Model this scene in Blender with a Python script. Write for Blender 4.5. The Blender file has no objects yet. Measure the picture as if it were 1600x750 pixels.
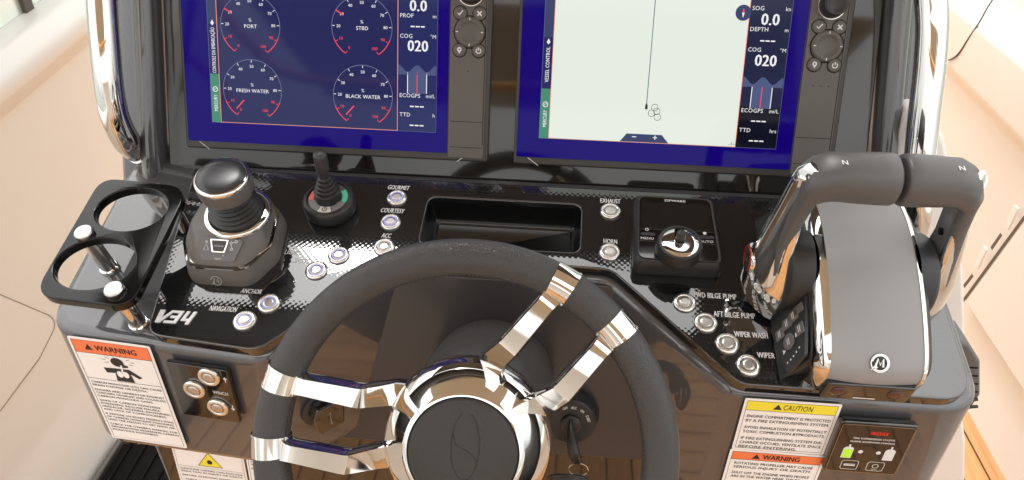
import bpy, bmesh, math, random
from mathutils import Vector as Vec, Matrix
random.seed(7)
PI = math.pi
sc = bpy.context.scene
COL = sc.collection
# ------------------------------------------------------------------ camera
CH = 1.62                                   # eye height above the deck
FPX = 1150.0                                # focal length in pixels of a 1600 px wide picture
YAW, PITCH, ROLL = math.radians(4.2217), math.radians(35.1333), math.radians(.7880)
def cam_axes():
    cy, sy, cp, sp = math.cos(YAW), math.sin(YAW), math.cos(PITCH), math.sin(PITCH)
    fwd = Vec((-sy*cp, cy*cp, -sp)); right = Vec((cy, sy, 0)); up = right.cross(fwd)
    cr, sr = math.cos(ROLL), math.sin(ROLL)
    return right*cr + up*sr, up*cr - right*sr, fwd
CR, CU, CF = cam_axes()
EYE = Vec((0, 0, CH))
cd = bpy.data.cameras.new('camera'); cam = bpy.data.objects.new('camera', cd); COL.objects.link(cam)
cd.sensor_width = 36; cd.lens = FPX/1600*36; cd.clip_start = .02; cd.clip_end = 500
cam.matrix_world = Matrix(((CR.x, CU.x, -CF.x, 0), (CR.y, CU.y, -CF.y, 0), (CR.z, CU.z, -CF.z, CH), (0, 0, 0, 1)))
sc.camera = cam
# ------------------------------------------------------------------ light
EXPO = 1.12
sc.view_settings.view_transform = 'Standard'; sc.view_settings.look = 'None'
sc.view_settings.exposure = EXPO; sc.view_settings.gamma = 1; sc.view_settings.use_curve_mapping = False
SUN_EL, SUN_AZ = 60, -30                   # degrees; azimuth from +Y, clockwise positive
w = bpy.data.worlds.new('World'); sc.world = w; w.use_nodes = True
nt = w.node_tree; bg = nt.nodes['Background']
sky = nt.nodes.new('ShaderNodeTexSky'); sky.sky_type = 'NISHITA'; sky.sun_disc = False
sky.sun_elevation = math.radians(SUN_EL); sky.sun_rotation = math.radians(SUN_AZ)
sky.dust_density = 4; sky.air_density = 1; sky.ozone_density = 1
hs = nt.nodes.new('ShaderNodeHueSaturation'); hs.inputs['Saturation'].default_value = .22
nt.links.new(sky.outputs[0], hs.inputs['Color'])
# thin bright overcast: brighter overhead than at the horizon, softly mottled
def _n(t, **k):
    n_ = nt.nodes.new(t)
    for a_, b_ in k.items(): setattr(n_, a_, b_)
    return n_
_tc = _n('ShaderNodeTexCoord'); _sp = _n('ShaderNodeSeparateXYZ'); nt.links.new(_tc.outputs['Generated'], _sp.inputs[0])
_el = _n('ShaderNodeMapRange'); _el.inputs[3].default_value = 5.0; _el.inputs[4].default_value = 15.0; nt.links.new(_sp.outputs['Z'], _el.inputs[0])
_ns = _n('ShaderNodeTexNoise'); _ns.inputs['Scale'].default_value = 2.2; _ns.inputs['Detail'].default_value = 5; nt.links.new(_tc.outputs['Generated'], _ns.inputs['Vector'])
_nm = _n('ShaderNodeMapRange'); _nm.inputs[1].default_value = .3; _nm.inputs[2].default_value = .7; _nm.inputs[3].default_value = .75; _nm.inputs[4].default_value = 1.2; nt.links.new(_ns.outputs[0], _nm.inputs[0])
_ml = _n('ShaderNodeMath', operation='MULTIPLY'); nt.links.new(_el.outputs[0], _ml.inputs[0]); nt.links.new(_nm.outputs[0], _ml.inputs[1])
_cl = _n('ShaderNodeVectorMath', operation='SCALE'); _cl.inputs[0].default_value = (1, .985, .97); nt.links.new(_ml.outputs[0], _cl.inputs['Scale'])
_mx = _n('ShaderNodeMix', data_type='RGBA'); _mx.inputs['Factor'].default_value = .75
nt.links.new(hs.outputs[0], _mx.inputs['A']); nt.links.new(_cl.outputs[0], _mx.inputs['B']); nt.links.new(_mx.outputs['Result'], bg.inputs[0])
bg.inputs[1].default_value = .12
sl = bpy.data.lights.new('sun', 'SUN'); sl.energy = .8; sl.angle = math.radians(14); sl.color = (1, .985, .955)
so = bpy.data.objects.new('sun', sl); COL.objects.link(so)
az, el = math.radians(SUN_AZ), math.radians(SUN_EL)
sdir = Vec((math.sin(az)*math.cos(el), math.cos(az)*math.cos(el), math.sin(el)))
so.rotation_euler = sdir.to_track_quat('Z', 'Y').to_euler(); so.location = sdir*20
EMI = 1/2**EXPO                              # screens are self-lit: their value on the picture does not depend on exposure

# ------------------------------------------------------------------ materials
MATS = {}
def srgb(r, g, b):
    f = lambda c: (c/255/12.92) if c/255 <= .04045 else ((c/255+.055)/1.055)**2.4
    return (f(r), f(g), f(b))
def mat(name, col, rough=.4, metal=0, coat=0, spec=.5, emit=None, es=1, coat_rough=.03, ior=1.5):
    m = bpy.data.materials.new(name); m.use_nodes = True
    b = m.node_tree.nodes['Principled BSDF']
    b.inputs['Base Color'].default_value = (*col, 1); b.inputs['Roughness'].default_value = rough
    b.inputs['Metallic'].default_value = metal; b.inputs['Coat Weight'].default_value = coat
    b.inputs['Coat Roughness'].default_value = coat_rough
    b.inputs['Specular IOR Level'].default_value = spec; b.inputs['IOR'].default_value = ior
    if emit:
        b.inputs['Emission Color'].default_value = (*emit, 1); b.inputs['Emission Strength'].default_value = es*EMI
    MATS[name] = m; return m
def nodes(m): return m.node_tree.nodes, m.node_tree.links, m.node_tree.nodes['Principled BSDF']
def add_noise(m, scale, lo, hi, sock='Roughness', detail=4):
    N, Lk, b = nodes(m)
    tc = N.new('ShaderNodeTexCoord'); n = N.new('ShaderNodeTexNoise'); n.inputs['Scale'].default_value = scale; n.inputs['Detail'].default_value = detail
    mr = N.new('ShaderNodeMapRange'); mr.inputs[1].default_value = .3; mr.inputs[2].default_value = .7; mr.inputs[3].default_value = lo; mr.inputs[4].default_value = hi
    Lk.new(tc.outputs['Object'], n.inputs['Vector']); Lk.new(n.outputs[0], mr.inputs[0]); Lk.new(mr.outputs[0], b.inputs[sock])
def add_mix(m, scale, c1, c2, detail=5, lo=.4, hi=.6):
    N, Lk, b = nodes(m)
    tc = N.new('ShaderNodeTexCoord'); n = N.new('ShaderNodeTexNoise'); n.inputs['Scale'].default_value = scale; n.inputs['Detail'].default_value = detail
    cr = N.new('ShaderNodeValToRGB'); cr.color_ramp.elements[0].position = lo; cr.color_ramp.elements[1].position = hi
    cr.color_ramp.elements[0].color = (*c1, 1); cr.color_ramp.elements[1].color = (*c2, 1)
    Lk.new(tc.outputs['Object'], n.inputs['Vector']); Lk.new(n.outputs[0], cr.inputs[0]); Lk.new(cr.outputs[0], b.inputs['Base Color'])
    return cr
def add_bump(m, kind, scale, strength, dist=.001, to_coat=False):
    N, Lk, b = nodes(m)
    tc = N.new('ShaderNodeTexCoord')
    if kind == 'voronoi':
        n = N.new('ShaderNodeTexVoronoi'); n.feature = 'DISTANCE_TO_EDGE'; n.inputs['Scale'].default_value = scale; out = n.outputs['Distance']
        cl = N.new('ShaderNodeMapRange'); cl.inputs[1].default_value = 0; cl.inputs[2].default_value = .22; Lk.new(out, cl.inputs[0]); out = cl.outputs[0]
    else:
        n = N.new('ShaderNodeTexNoise'); n.inputs['Scale'].default_value = scale; n.inputs['Detail'].default_value = 3; out = n.outputs[0]
    Lk.new(tc.outputs['Object'], n.inputs['Vector'])
    bp = N.new('ShaderNodeBump'); bp.inputs['Strength'].default_value = strength; bp.inputs['Distance'].default_value = dist
    Lk.new(out, bp.inputs['Height']); Lk.new(bp.outputs[0], b.inputs['Coat Normal' if to_coat else 'Normal'])
def add_dust(m, base, speck, scale=420, size=.09, dens=.72):
    """sparse pale specks of dust and salt on a glossy surface"""
    N, Lk, b = nodes(m)
    tc = N.new('ShaderNodeTexCoord'); v = N.new('ShaderNodeTexVoronoi'); v.inputs['Scale'].default_value = scale
    lt = N.new('ShaderNodeMath'); lt.operation = 'LESS_THAN'; lt.inputs[1].default_value = size
    sep = N.new('ShaderNodeSeparateColor'); gt = N.new('ShaderNodeMath'); gt.operation = 'GREATER_THAN'; gt.inputs[1].default_value = dens
    mul = N.new('ShaderNodeMath'); mul.operation = 'MULTIPLY'
    mx = N.new('ShaderNodeMix'); mx.data_type = 'RGBA'; mx.inputs['A'].default_value = (*base, 1); mx.inputs['B'].default_value = (*speck, 1)
    Lk.new(tc.outputs['Object'], v.inputs['Vector']); Lk.new(v.outputs['Distance'], lt.inputs[0]); Lk.new(v.outputs['Color'], sep.inputs[0])
    Lk.new(sep.outputs[0], gt.inputs[0]); Lk.new(lt.outputs[0], mul.inputs[0]); Lk.new(gt.outputs[0], mul.inputs[1])
    Lk.new(mul.outputs[0], mx.inputs['Factor']); Lk.new(mx.outputs['Result'], b.inputs['Base Color'])
    return mx

mat('gelcoat', (.06, .06, .07), .42, 0, 1, spec=.25, coat_rough=.045); add_mix(MATS['gelcoat'], 2600, (.036, .035, .038), (.095, .094, .102), 2, .34, .70)
MATS['gelcoat'].node_tree.nodes['Principled BSDF'].inputs['Coat IOR'].default_value = 1.75
mat('gloss', (.004, .004, .004), .05, 0, 1, ior=1.55); add_noise(MATS['gloss'], 14, .03, .10); add_dust(MATS['gloss'], (.004, .0038, .0036), (.12, .11, .10), 260, .085, .80)
mat('panel_gloss', (.013, .0115, .010), .06, 0, .6, ior=1.5); add_noise(MATS['panel_gloss'], 9, .04, .11)
mat('ring_black', (.004, .004, .004), .09, spec=.35)
mat('pocket', (.004, .004, .004), .22)
mat('recess', (.035, .030, .030), .30, 0, .25, coat_rough=.12)
# carbon weave under lacquer
m = mat('carbon', (.005, .005, .005), .30, 0, 1, spec=.06, coat_rough=.02); m.node_tree.nodes['Principled BSDF'].inputs['Coat IOR'].default_value = 1.95
N, Lk, b = nodes(m)
mx = add_dust(m, (.004, .004, .004), (.13, .12, .11), 300, .08, .84)
tc = N.new('ShaderNodeTexCoord'); mp = N.new('ShaderNodeMapping'); mp.inputs['Rotation'].default_value = (0, 0, PI/4)
ck = N.new('ShaderNodeTexChecker'); ck.inputs['Scale'].default_value = 330; ck.inputs['Color1'].default_value = (.003, .003, .003, 1); ck.inputs['Color2'].default_value = (.015, .015, .016, 1)
Lk.new(tc.outputs['Object'], mp.inputs['Vector']); Lk.new(mp.outputs[0], ck.inputs['Vector']); Lk.new(ck.outputs['Color'], mx.inputs['A'])
w1 = N.new('ShaderNodeTexWave'); w1.wave_type = 'BANDS'; w1.bands_direction = 'X'; w1.inputs['Scale'].default_value = 64
w2 = N.new('ShaderNodeTexWave'); w2.wave_type = 'BANDS'; w2.bands_direction = 'Y'; w2.inputs['Scale'].default_value = 64
Lk.new(mp.outputs[0], w1.inputs['Vector']); Lk.new(mp.outputs[0], w2.inputs['Vector'])
ad = N.new('ShaderNodeMath'); ad.operation = 'ADD'; Lk.new(w1.outputs['Fac'], ad.inputs[0]); Lk.new(w2.outputs['Fac'], ad.inputs[1])
bp = N.new('ShaderNodeBump'); bp.inputs['Strength'].default_value = .016; bp.inputs['Distance'].default_value = .0006
Lk.new(ad.outputs[0], bp.inputs['Height']); Lk.new(bp.outputs[0], b.inputs['Coat Normal'])
mat('cover', (.275, .27, .272), .46); add_bump(MATS['cover'], 'noise', 1500, .15, .0004); add_noise(MATS['cover'], 18, .40, .52)
mat('matte', (.092, .089, .089), .40); add_bump(MATS['matte'], 'noise', 1600, .12, .0004)
mat('matte_dark', (.020, .020, .020), .45); add_noise(MATS['matte_dark'], 30, .38, .52)
mat('column', (.045, .043, .042), .42)
mat('taupe', (.12, .11, .103), .42); add_bump(MATS['taupe'], 'noise', 1800, .12, .0004)
mat('bezel', (.035, .032, .030), .36)
mat('keypad_face', (.095, .086, .077), .42)
mat('rubber', (.018, .018, .018), .40)
mat('leather', (.040, .039, .040), .32); add_bump(MATS['leather'], 'voronoi', 560, .38, .0006); add_noise(MATS['leather'], 20, .28, .42)
mat('pad', (.032, .029, .027), .50); add_bump(MATS['pad'], 'voronoi', 700, .35, .0005)
mat('thread', (.012, .012, .012), .6)
mat('chrome', (.74, .72, .69), .05, 1); add_noise(MATS['chrome'], 25, .025, .085)
mat('steel', (.78, .76, .72), .24, 1); add_noise(MATS['steel'], 60, .18, .32)
mat('steel_cap', (.62, .60, .57), .30, 1)
mat('print', (.72, .72, .72), .5)
mat('glow', (.40, .40, .85), .4, emit=(.50, .48, 1.0), es=.25)
mat('red_ring', (.35, .02, .015), .4)
mat('red_mark', (.75, .16, .15), .45); mat('green_mark', (.10, .55, .33), .45); mat('face_grey', (.20, .20, .20), .4); mat('face_white', (.62, .60, .56), .45)
mat('label_white', (.86, .845, .83), .45); add_noise(MATS['label_white'], 40, .35, .55)
mat('orange', (.86, .20, .07), .45); mat('yellow', (.86, .74, .05), .45); mat('ink', (.020, .016, .015), .55)
mat('brand_red', (.70, .04, .03), .45); mat('lime', (.42, .72, .03), .45, emit=(.4, .8, .03), es=.25)
mat('cream', (.80, .775, .725), .32, 0, .35, coat_rough=.12); add_mix(MATS['cream'], 1.3, (.785, .758, .708), (.815, .79, .742), 4)
mat('cream_pale', (.83, .805, .76), .34, 0, .3, coat_rough=.15)
mat('white_gel', (.84, .82, .79), .25, 0, .4, coat_rough=.1)
mat('seam', (.34, .28, .22), .6); mat('void', (.004, .0035, .003), .7, spec=.15); mat('slot', (.09, .08, .065), .5)
mat('roof_liner', (.62, .53, .42), .5)
mat('roof', (.055, .05, .045), .5)
m = mat('reflection_sheet', (.62, .50, .38), .7); nodes(m)[2].inputs['Transmission Weight'].default_value = 0
mat('seat', (.70, .60, .47), .5)
mat('caulk', (.012, .011, .010), .6)
m = mat('teak', (.42, .22, .085), .5)
N, Lk, b = nodes(m)
tc = N.new('ShaderNodeTexCoord'); mp = N.new('ShaderNodeMapping'); mp.inputs['Scale'].default_value = (60, 3, 60)
n = N.new('ShaderNodeTexNoise'); n.inputs['Scale'].default_value = 1.6; n.inputs['Detail'].default_value = 6
cr = N.new('ShaderNodeValToRGB'); cr.color_ramp.elements[0].position = .3; cr.color_ramp.elements[1].position = .7
cr.color_ramp.elements[0].color = (.52, .25, .09, 1); cr.color_ramp.elements[1].color = (.70, .38, .16, 1)
oi = N.new('ShaderNodeObjectInfo'); hv = N.new('ShaderNodeHueSaturation'); mr = N.new('ShaderNodeMapRange'); mr.inputs[3].default_value = .85; mr.inputs[4].default_value = 1.1
Lk.new(tc.outputs['Object'], mp.inputs['Vector']); Lk.new(mp.outputs[0], n.inputs['Vector']); Lk.new(n.outputs[0], cr.inputs[0])
Lk.new(oi.outputs['Random'], mr.inputs[0]); Lk.new(mr.outputs[0], hv.inputs['Value']); Lk.new(cr.outputs[0], hv.inputs['Color']); Lk.new(hv.outputs[0], b.inputs['Base Color'])
m = mat('water', (.16, .20, .17), .08); add_bump(m, 'noise', 2.2, .5, .05)
m = mat('window_glass', (.80, .86, .80), .08); nodes(m)[2].inputs['Transmission Weight'].default_value = .55
# screens
mat('print_dim', (.30, .28, .25), .5)
mat('grip_grey', (.11, .108, .106), .42)
mat('steel_groove', (.38, .35, .32), .35, 1)
mat('stick_grey', (.035, .035, .036), .35)
mat('face_dark', (.07, .07, .07), .35)
mat('key_grey', (.12, .12, .125), .4)
mat('satin_cap', (.045, .045, .048), .26, .35)
mat('glass_front', (.0045, .0010, .060), .06, 0, 0, .12, emit=(.004, .000, .14), es=.8)
mat('ui_dark', (.004, .004, .010), .06, spec=.24, emit=srgb(27, 33, 84), es=1)
mat('ui_side', (.004, .004, .010), .10, spec=.2, emit=srgb(28, 38, 92), es=1)
mat('ui_side_b', (.004, .004, .010), .10, spec=.2, emit=srgb(24, 31, 62), es=1)
mat('ui_black', (.003, .003, .005), .10, spec=.2, emit=srgb(10, 12, 28), es=1)
mat('ui_chart', (.02, .02, .02), .10, spec=.2, emit=srgb(229, 236, 226), es=.98)
mat('ui_white', (.1, .1, .1), .3, spec=.2, emit=srgb(228, 228, 232), es=1)
mat('ui_grey', (.05, .05, .05), .3, spec=.2, emit=srgb(104, 108, 142), es=1)
mat('ui_red', (.05, .01, .01), .3, spec=.2, emit=srgb(236, 74, 88), es=1)
mat('ui_peach', (.05, .02, .01), .3, spec=.2, emit=srgb(245, 150, 120), es=1)
mat('ui_green', (.01, .03, .02), .2, spec=.2, emit=srgb(62, 132, 108), es=1)
mat('ui_navy', (.01, .01, .02), .2, spec=.2, emit=srgb(44, 58, 98), es=1)
mat('ui_slate', (.01, .01, .02), .2, spec=.2, emit=srgb(70, 82, 122), es=1)
mat('ui_ink', (.005, .005, .005), .3, spec=.2, emit=srgb(30, 34, 44), es=1)
mat('ui_track', (.01, .01, .02), .3, spec=.2, emit=srgb(92, 116, 130), es=1)

# ------------------------------------------------------------------ mesh building
TM = {}
def set_props(o, label=None, cat=None, group=None, kind=None):
    if label: o['label'] = label
    if cat: o['category'] = cat
    if group: o['group'] = group
    if kind: o['kind'] = kind
def thing(name, label, cat, M=None, group=None):
    o = bpy.data.objects.new(name, None); COL.objects.link(o); o.empty_display_size = .02
    M = M or Matrix(); o.matrix_world = M; TM[o] = M.copy(); set_props(o, label, cat, group); return o
def rp(pts, r, seg=6):
    """rounded polygon: pts 2D, r radius (number or list)"""
    out = []; n = len(pts)
    for i in range(n):
        p, a, c = Vec(pts[i]), Vec(pts[i-1]), Vec(pts[(i+1) % n])
        rr = r[i] if isinstance(r, (list, tuple)) else r
        if rr <= 0: out.append(tuple(p)); continue
        d1, d2 = (a-p), (c-p); l1, l2 = d1.length, d2.length; d1.normalize(); d2.normalize()
        ang = d1.angle(d2); t = min(rr/math.tan(ang/2), l1*.49, l2*.49)
        s, e = p+d1*t, p+d2*t
        for k in range(seg+1):
            f = k/seg; q = s*(1-f)**2 + p*2*f*(1-f) + e*f*f; out.append((q.x, q.y))
    return out
def inset(pts, d):
    """offset a closed counter-clockwise or clockwise outline inwards by d"""
    n = len(pts); A = sum(pts[i-1][0]*pts[i][1]-pts[i][0]*pts[i-1][1] for i in range(n)); sg = 1 if A > 0 else -1
    out = []
    for i in range(n):
        p, a, c = Vec(pts[i]), Vec(pts[i-1]), Vec(pts[(i+1) % n])
        e1, e2 = (p-a), (c-p)
        if e1.length < 1e-7: e1 = e2
        if e2.length < 1e-7: e2 = e1
        e1.normalize(); e2.normalize()
        n1, n2 = Vec((-e1.y, e1.x))*sg, Vec((-e2.y, e2.x))*sg
        mm = n1+n2; mm = mm/max(mm.length_squared/2, .3); q = p+mm*d; out.append((q.x, q.y))
    return out
def circle(cx, cy, r, n=32, ry=None, a0=0): return [(cx+r*math.cos(a0+2*PI*k/n), cy+(ry or r)*math.sin(a0+2*PI*k/n)) for k in range(n)]
FONT_CACHE = {}
def glyphs(s, bold, shear):
    k = (s, bold, shear)
    if k not in FONT_CACHE:
        cu = bpy.data.curves.new('text', 'FONT'); cu.body = s; cu.size = 1; cu.resolution_u = 2; cu.offset = 0; cu.shear = shear; cu.space_character = 1.04
        ob = bpy.data.objects.new('text', cu); me = ob.to_mesh()
        FONT_CACHE[k] = ([tuple(v.co[:2]) for v in me.vertices], [tuple(p.vertices) for p in me.polygons])
        ob.to_mesh_clear(); bpy.data.objects.remove(ob); bpy.data.curves.remove(cu)
    return FONT_CACHE[k]
class MB:
    def __init__(s, M=None): s.v = []; s.f = []; s.M = M or Matrix(); s.flat = False
    def add(s, vs, fs, M=None):
        T = s.M @ M if M else s.M; o = len(s.v)
        s.v += [tuple(T @ Vec(v)) for v in vs]; s.f += [tuple(i+o for i in f) for f in fs]; return s
    def poly(s, pts, h=0, M=None): return s.add([(p[0], p[1], h) for p in pts], [tuple(range(len(pts)))], M)
    def rect(s, x0, y0, x1, y1, h=0, M=None): return s.poly([(x0, y0), (x1, y0), (x1, y1), (x0, y1)], h, M)
    def plate(s, outline, h0, h1, bevel=0, holes=(), M=None, res=2):
        """extruded flat plate between heights h0 and h1 with rounded edges and holes"""
        s.flat = True
        cu = bpy.data.curves.new('plate', 'CURVE'); cu.dimensions = '2D'; cu.fill_mode = 'BOTH'
        cu.extrude = max((h1-h0)/2-bevel, 1e-5); cu.bevel_depth = bevel; cu.bevel_resolution = res; cu.offset = -bevel
        for pts in (outline, *holes):
            sp = cu.splines.new('POLY'); sp.points.add(len(pts)-1)
            for q, p in zip(sp.points, pts): q.co = (p[0]*100, p[1]*100, 0, 1)
            sp.use_cyclic_u = True
        cu.extrude *= 100; cu.bevel_depth *= 100; cu.offset *= 100
        ob = bpy.data.objects.new('plate', cu); me = ob.to_mesh(); c = (h0+h1)/2
        s.add([(v.co.x/100, v.co.y/100, v.co.z/100+c) for v in me.vertices], [tuple(p.vertices) for p in me.polygons], M)
        ob.to_mesh_clear(); bpy.data.objects.remove(ob); bpy.data.curves.remove(cu); return s
    def loft(s, rings, cap0=True, cap1=True, closed=False, M=None):
        n = len(rings[0]); vs = [p for r in rings for p in r]; fs = []
        R = len(rings)
        for i in range(R if closed else R-1):
            j = (i+1) % R
            for k in range(n): fs.append((i*n+k, i*n+(k+1) % n, j*n+(k+1) % n, j*n+k))
        if not closed:
            if cap0: fs.append(tuple(range(n))[::-1])
            if cap1: fs.append(tuple((R-1)*n+k for k in range(n)))
        return s.add(vs, fs, M)
    def lathe(s, prof, n=40, M=None, cap0=True, cap1=True, wob=None):
        rings = [[(r*math.cos(2*PI*k/n)*(wob(k, i) if wob else 1), r*math.sin(2*PI*k/n)*(wob(k, i) if wob else 1), z) for k in range(n)] for i, (r, z) in enumerate(prof)]
        return s.loft(rings, cap0, cap1, M=M)
    def box(s, x0, y0, z0, x1, y1, z1, bevel=0, M=None):
        return s.plate(rp([(x0, y0), (x1, y0), (x1, y1), (x0, y1)], bevel*1.2, 3), z0, z1, bevel, M=M, res=1)
    def tube(s, path, r, n=12, M=None, closed=False, flat=1.0, up=None):
        path = [Vec(p) for p in path]; K = len(path); rings = []
        ref = Vec(up) if up else None
        for i in range(K):
            if closed: t = path[(i+1) % K]-path[i-1]
            else: t = path[min(i+1, K-1)]-path[max(i-1, 0)]
            t.normalize()
            if ref is None: ref = t.orthogonal()
            a = (ref-t*ref.dot(t)); a.normalize()
            if not up: ref = a
            bb = t.cross(a); rr = r[i] if isinstance(r, (list, tuple)) else r
            rings.append([tuple(path[i]+a*rr*math.cos(2*PI*k/n)+bb*rr*flat*math.sin(2*PI*k/n)) for k in range(n)])
        return s.loft(rings, closed=closed, M=M)
    def text(s, t, cx, cy, h, w=None, align='C', bold=0.0, shear=0.0, rot=0, z=0, M=None):
        vs, fs = glyphs(t, bold, shear)
        if not vs: return s
        x0, x1 = min(v[0] for v in vs), max(v[0] for v in vs)
        ky = h/.69; kx = (w/(x1-x0)) if w else ky
        ox = {'C': (x0+x1)/2, 'L': x0, 'R': x1}[align]; oy = .345
        c, sn = math.cos(rot), math.sin(rot); out = []
        for v in vs:
            X, Y = (v[0]-ox)*kx, (v[1]-oy)*ky
            out.append((cx+X*c-Y*sn, cy+X*sn+Y*c, z))
        s.add(out, fs, M)
        for q in range(1, 1+min(3, int(round(bold/.009)))):        # heavier type: printed again a hair to the side
            dx = .016*q*ky; s.add([(v[0]+dx*c, v[1]+dx*sn, v[2]+2e-5*q) for v in out], fs, M)
        return s
    def stroke(s, pts, wd, h=0, closed=False, M=None):
        """flat line of width wd along 2D pts"""
        P = [Vec(p) for p in pts]; K = len(P); L_, R_ = [], []
        for i in range(K):
            a = P[i-1] if (i or closed) else P[i]; c = P[(i+1) % K] if (i < K-1 or closed) else P[i]
            d = c-a; d.normalize(); nn = Vec((-d.y, d.x))*wd/2; L_.append(P[i]+nn); R_.append(P[i]-nn)
        vs = [(p.x, p.y, h) for p in L_]+[(p.x, p.y, h) for p in R_]
        fs = [(K+i, K+(i+1) % K, (i+1) % K, i) for i in range(K if closed else K-1)]
        return s.add(vs, fs, M)
    def mesh(s, name, m, smooth=35, inv=None):
        me = bpy.data.meshes.new(name)
        vs = [tuple(inv @ Vec(v)) for v in s.v] if inv else s.v
        me.from_pydata(vs, [], s.f); me.materials.append(MATS[m] if isinstance(m, str) else m)
        bm = bmesh.new(); bm.from_mesh(me); bmesh.ops.remove_doubles(bm, verts=bm.verts, dist=1e-6)
        if smooth: bmesh.ops.recalc_face_normals(bm, faces=bm.faces)
        bm.to_mesh(me); bm.free()
        if smooth:
            for p in me.polygons: p.use_smooth = True
            me.set_sharp_from_angle(angle=math.radians(smooth))
        me.update(); return me
    def build(s, name, m, parent=None, world=False, smooth=35, label=None, kind=None, bevel=0):
        top = parent
        while top is not None and top.parent is not None: top = top.parent
        inv = TM[top].inverted() if (world and top is not None) else None
        o = bpy.data.objects.new(name, s.mesh(name, m, smooth, inv)); COL.objects.link(o)
        if parent: o.parent = parent
        if s.flat and smooth:                        # keep the broad faces of plates truly flat
            wn = o.modifiers.new('weighted_normal', 'WEIGHTED_NORMAL'); wn.keep_sharp = True; wn.weight = 100
        if label: o['label'] = label
        if kind: o['kind'] = kind
        if bevel:
            bv = o.modifiers.new('bevel', 'BEVEL'); bv.width = bevel; bv.segments = 2; bv.limit_method = 'ANGLE'; bv.angle_limit = math.radians(40)
        return o
def copy_tree(o, parent=None):
    c = o.copy(); COL.objects.link(c)
    if parent: c.parent = parent
    for ch in list(o.children): copy_tree(ch, c)
    return c
class Frame:
    """a flat working plane of the console: origin, two axes in it and its normal"""
    def __init__(s, O, u, v):
        s.O = Vec(O); s.u = Vec(u).normalized(); s.n = s.u.cross(Vec(v)).normalized(); s.v = s.n.cross(s.u)
        s.mat = Matrix(((s.u.x, s.v.x, s.n.x, s.O.x), (s.u.y, s.v.y, s.n.y, s.O.y), (s.u.z, s.v.z, s.n.z, s.O.z), (0, 0, 0, 1)))
    def at(s, x, y, h=0):
        """where the sight line through a pixel of the photo meets this plane (raised by h)"""
        d = CR*((x-800)/FPX) - CU*((y-375)/FPX) + CF
        o = s.O+s.n*h; t = (o-EYE).dot(s.n)/d.dot(s.n); p = EYE+d*t-s.O
        return (p.dot(s.u), p.dot(s.v))
    def P(s, a, b, h=0): return s.O+s.u*a+s.v*b+s.n*h
    def M(s, a=0, b=0, h=0, rot=0): return Matrix.Translation(s.u*a+s.v*b+s.n*h) @ s.mat @ Matrix.Rotation(rot, 4, 'Z')
    def box(s, x0, x1, y, hp, h=0):
        """centre, width and height on the plane of a horizontal strip of the photo"""
        a, c = s.at(x0, y, h), s.at(x1, y, h); xm = (x0+x1)/2; t, bb = s.at(xm, y-hp/2, h), s.at(xm, y+hp/2, h)
        return (a[0]+c[0])/2, (a[1]+c[1])/2, c[0]-a[0], abs(t[1]-bb[1])
    def cap(s, mb, t, x0, x1, y, hp, h=.0004, bold=.012, shear=0, rot=0):
        cx, cy, wd, ht = s.box(x0, x1, y, hp, h); return mb.text(t, cx, cy, ht, wd, bold=bold, shear=shear, z=h, rot=rot)
T16 = math.radians(16)
D = Frame((0, .8221, CH-.4963), (1, 0, 0), (0, math.cos(T16), math.sin(T16)))          # dash panel
LS = math.radians(22.12)
S = Frame((-.40329, .84825, CH-.51173), (1, 0, 0), (0, math.sin(LS), math.cos(LS)))     # screen panel
FL = Frame(D.P(-.318, -.270, -.016), (.267, -.0221, 0), (0, 0, 1))                      # left front panel
FR = Frame(D.P(.2, -.272, -.016), (1, 0, 0), (0, 0, 1))                                 # right front panel
RP = Frame((0, .70, CH-.545), (1, 0, 0), (0, .28, 1))                                   # recessed panel behind the wheel
PD = Frame((0, .655, CH-.75), (1, 0, 0), (0, 0, 1))                                     # pedestal front
EW = math.radians(32.6)
W = Frame((-.0715, .4165, CH-.525), (1, 0, 0), (0, math.sin(EW), math.cos(EW)))         # steering wheel plane
GR = Frame((0, 0, 0), (1, 0, 0), (0, 1, 0))

# ================================================================== SETTING
HULL_Y0, HULL_Y1 = -2.6, 5.0
deck = MB(); deck.rect(-1.5, HULL_Y0, 1.5, HULL_Y1, 0)
deck = deck.build('deck', 'caulk', smooth=0, kind='structure')
def plank_mesh(l): 
    m_ = MB(); m_.plate([(-.031, 0), (.031, 0), (.031, l), (-.031, l)], .001, .006, .001, res=1); return m_.mesh('plank', 'teak', 35)
pm = {l: plank_mesh(l) for l in (2.2, 1.6)}
x = GR.at(1562, 750)[0]-.031-.30
k = 0
px0 = GR.at(1545, 750)[0]+.0335
for i in range(-34, 4):
    y = HULL_Y0 - random.uniform(0, 1.2) if i != -1 else HULL_Y0-.02
    while y < HULL_Y1:
        l = random.choice((2.2, 1.6)); o = bpy.data.objects.new('plank', pm[l]); COL.objects.link(o); o.parent = deck
        o.location = (px0+i*.067, y, 0); y += l+.005
# water round the boat
MB().rect(-300, -300, 300, 300, -.75).build('water', 'water', smooth=0, kind='structure')
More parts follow.
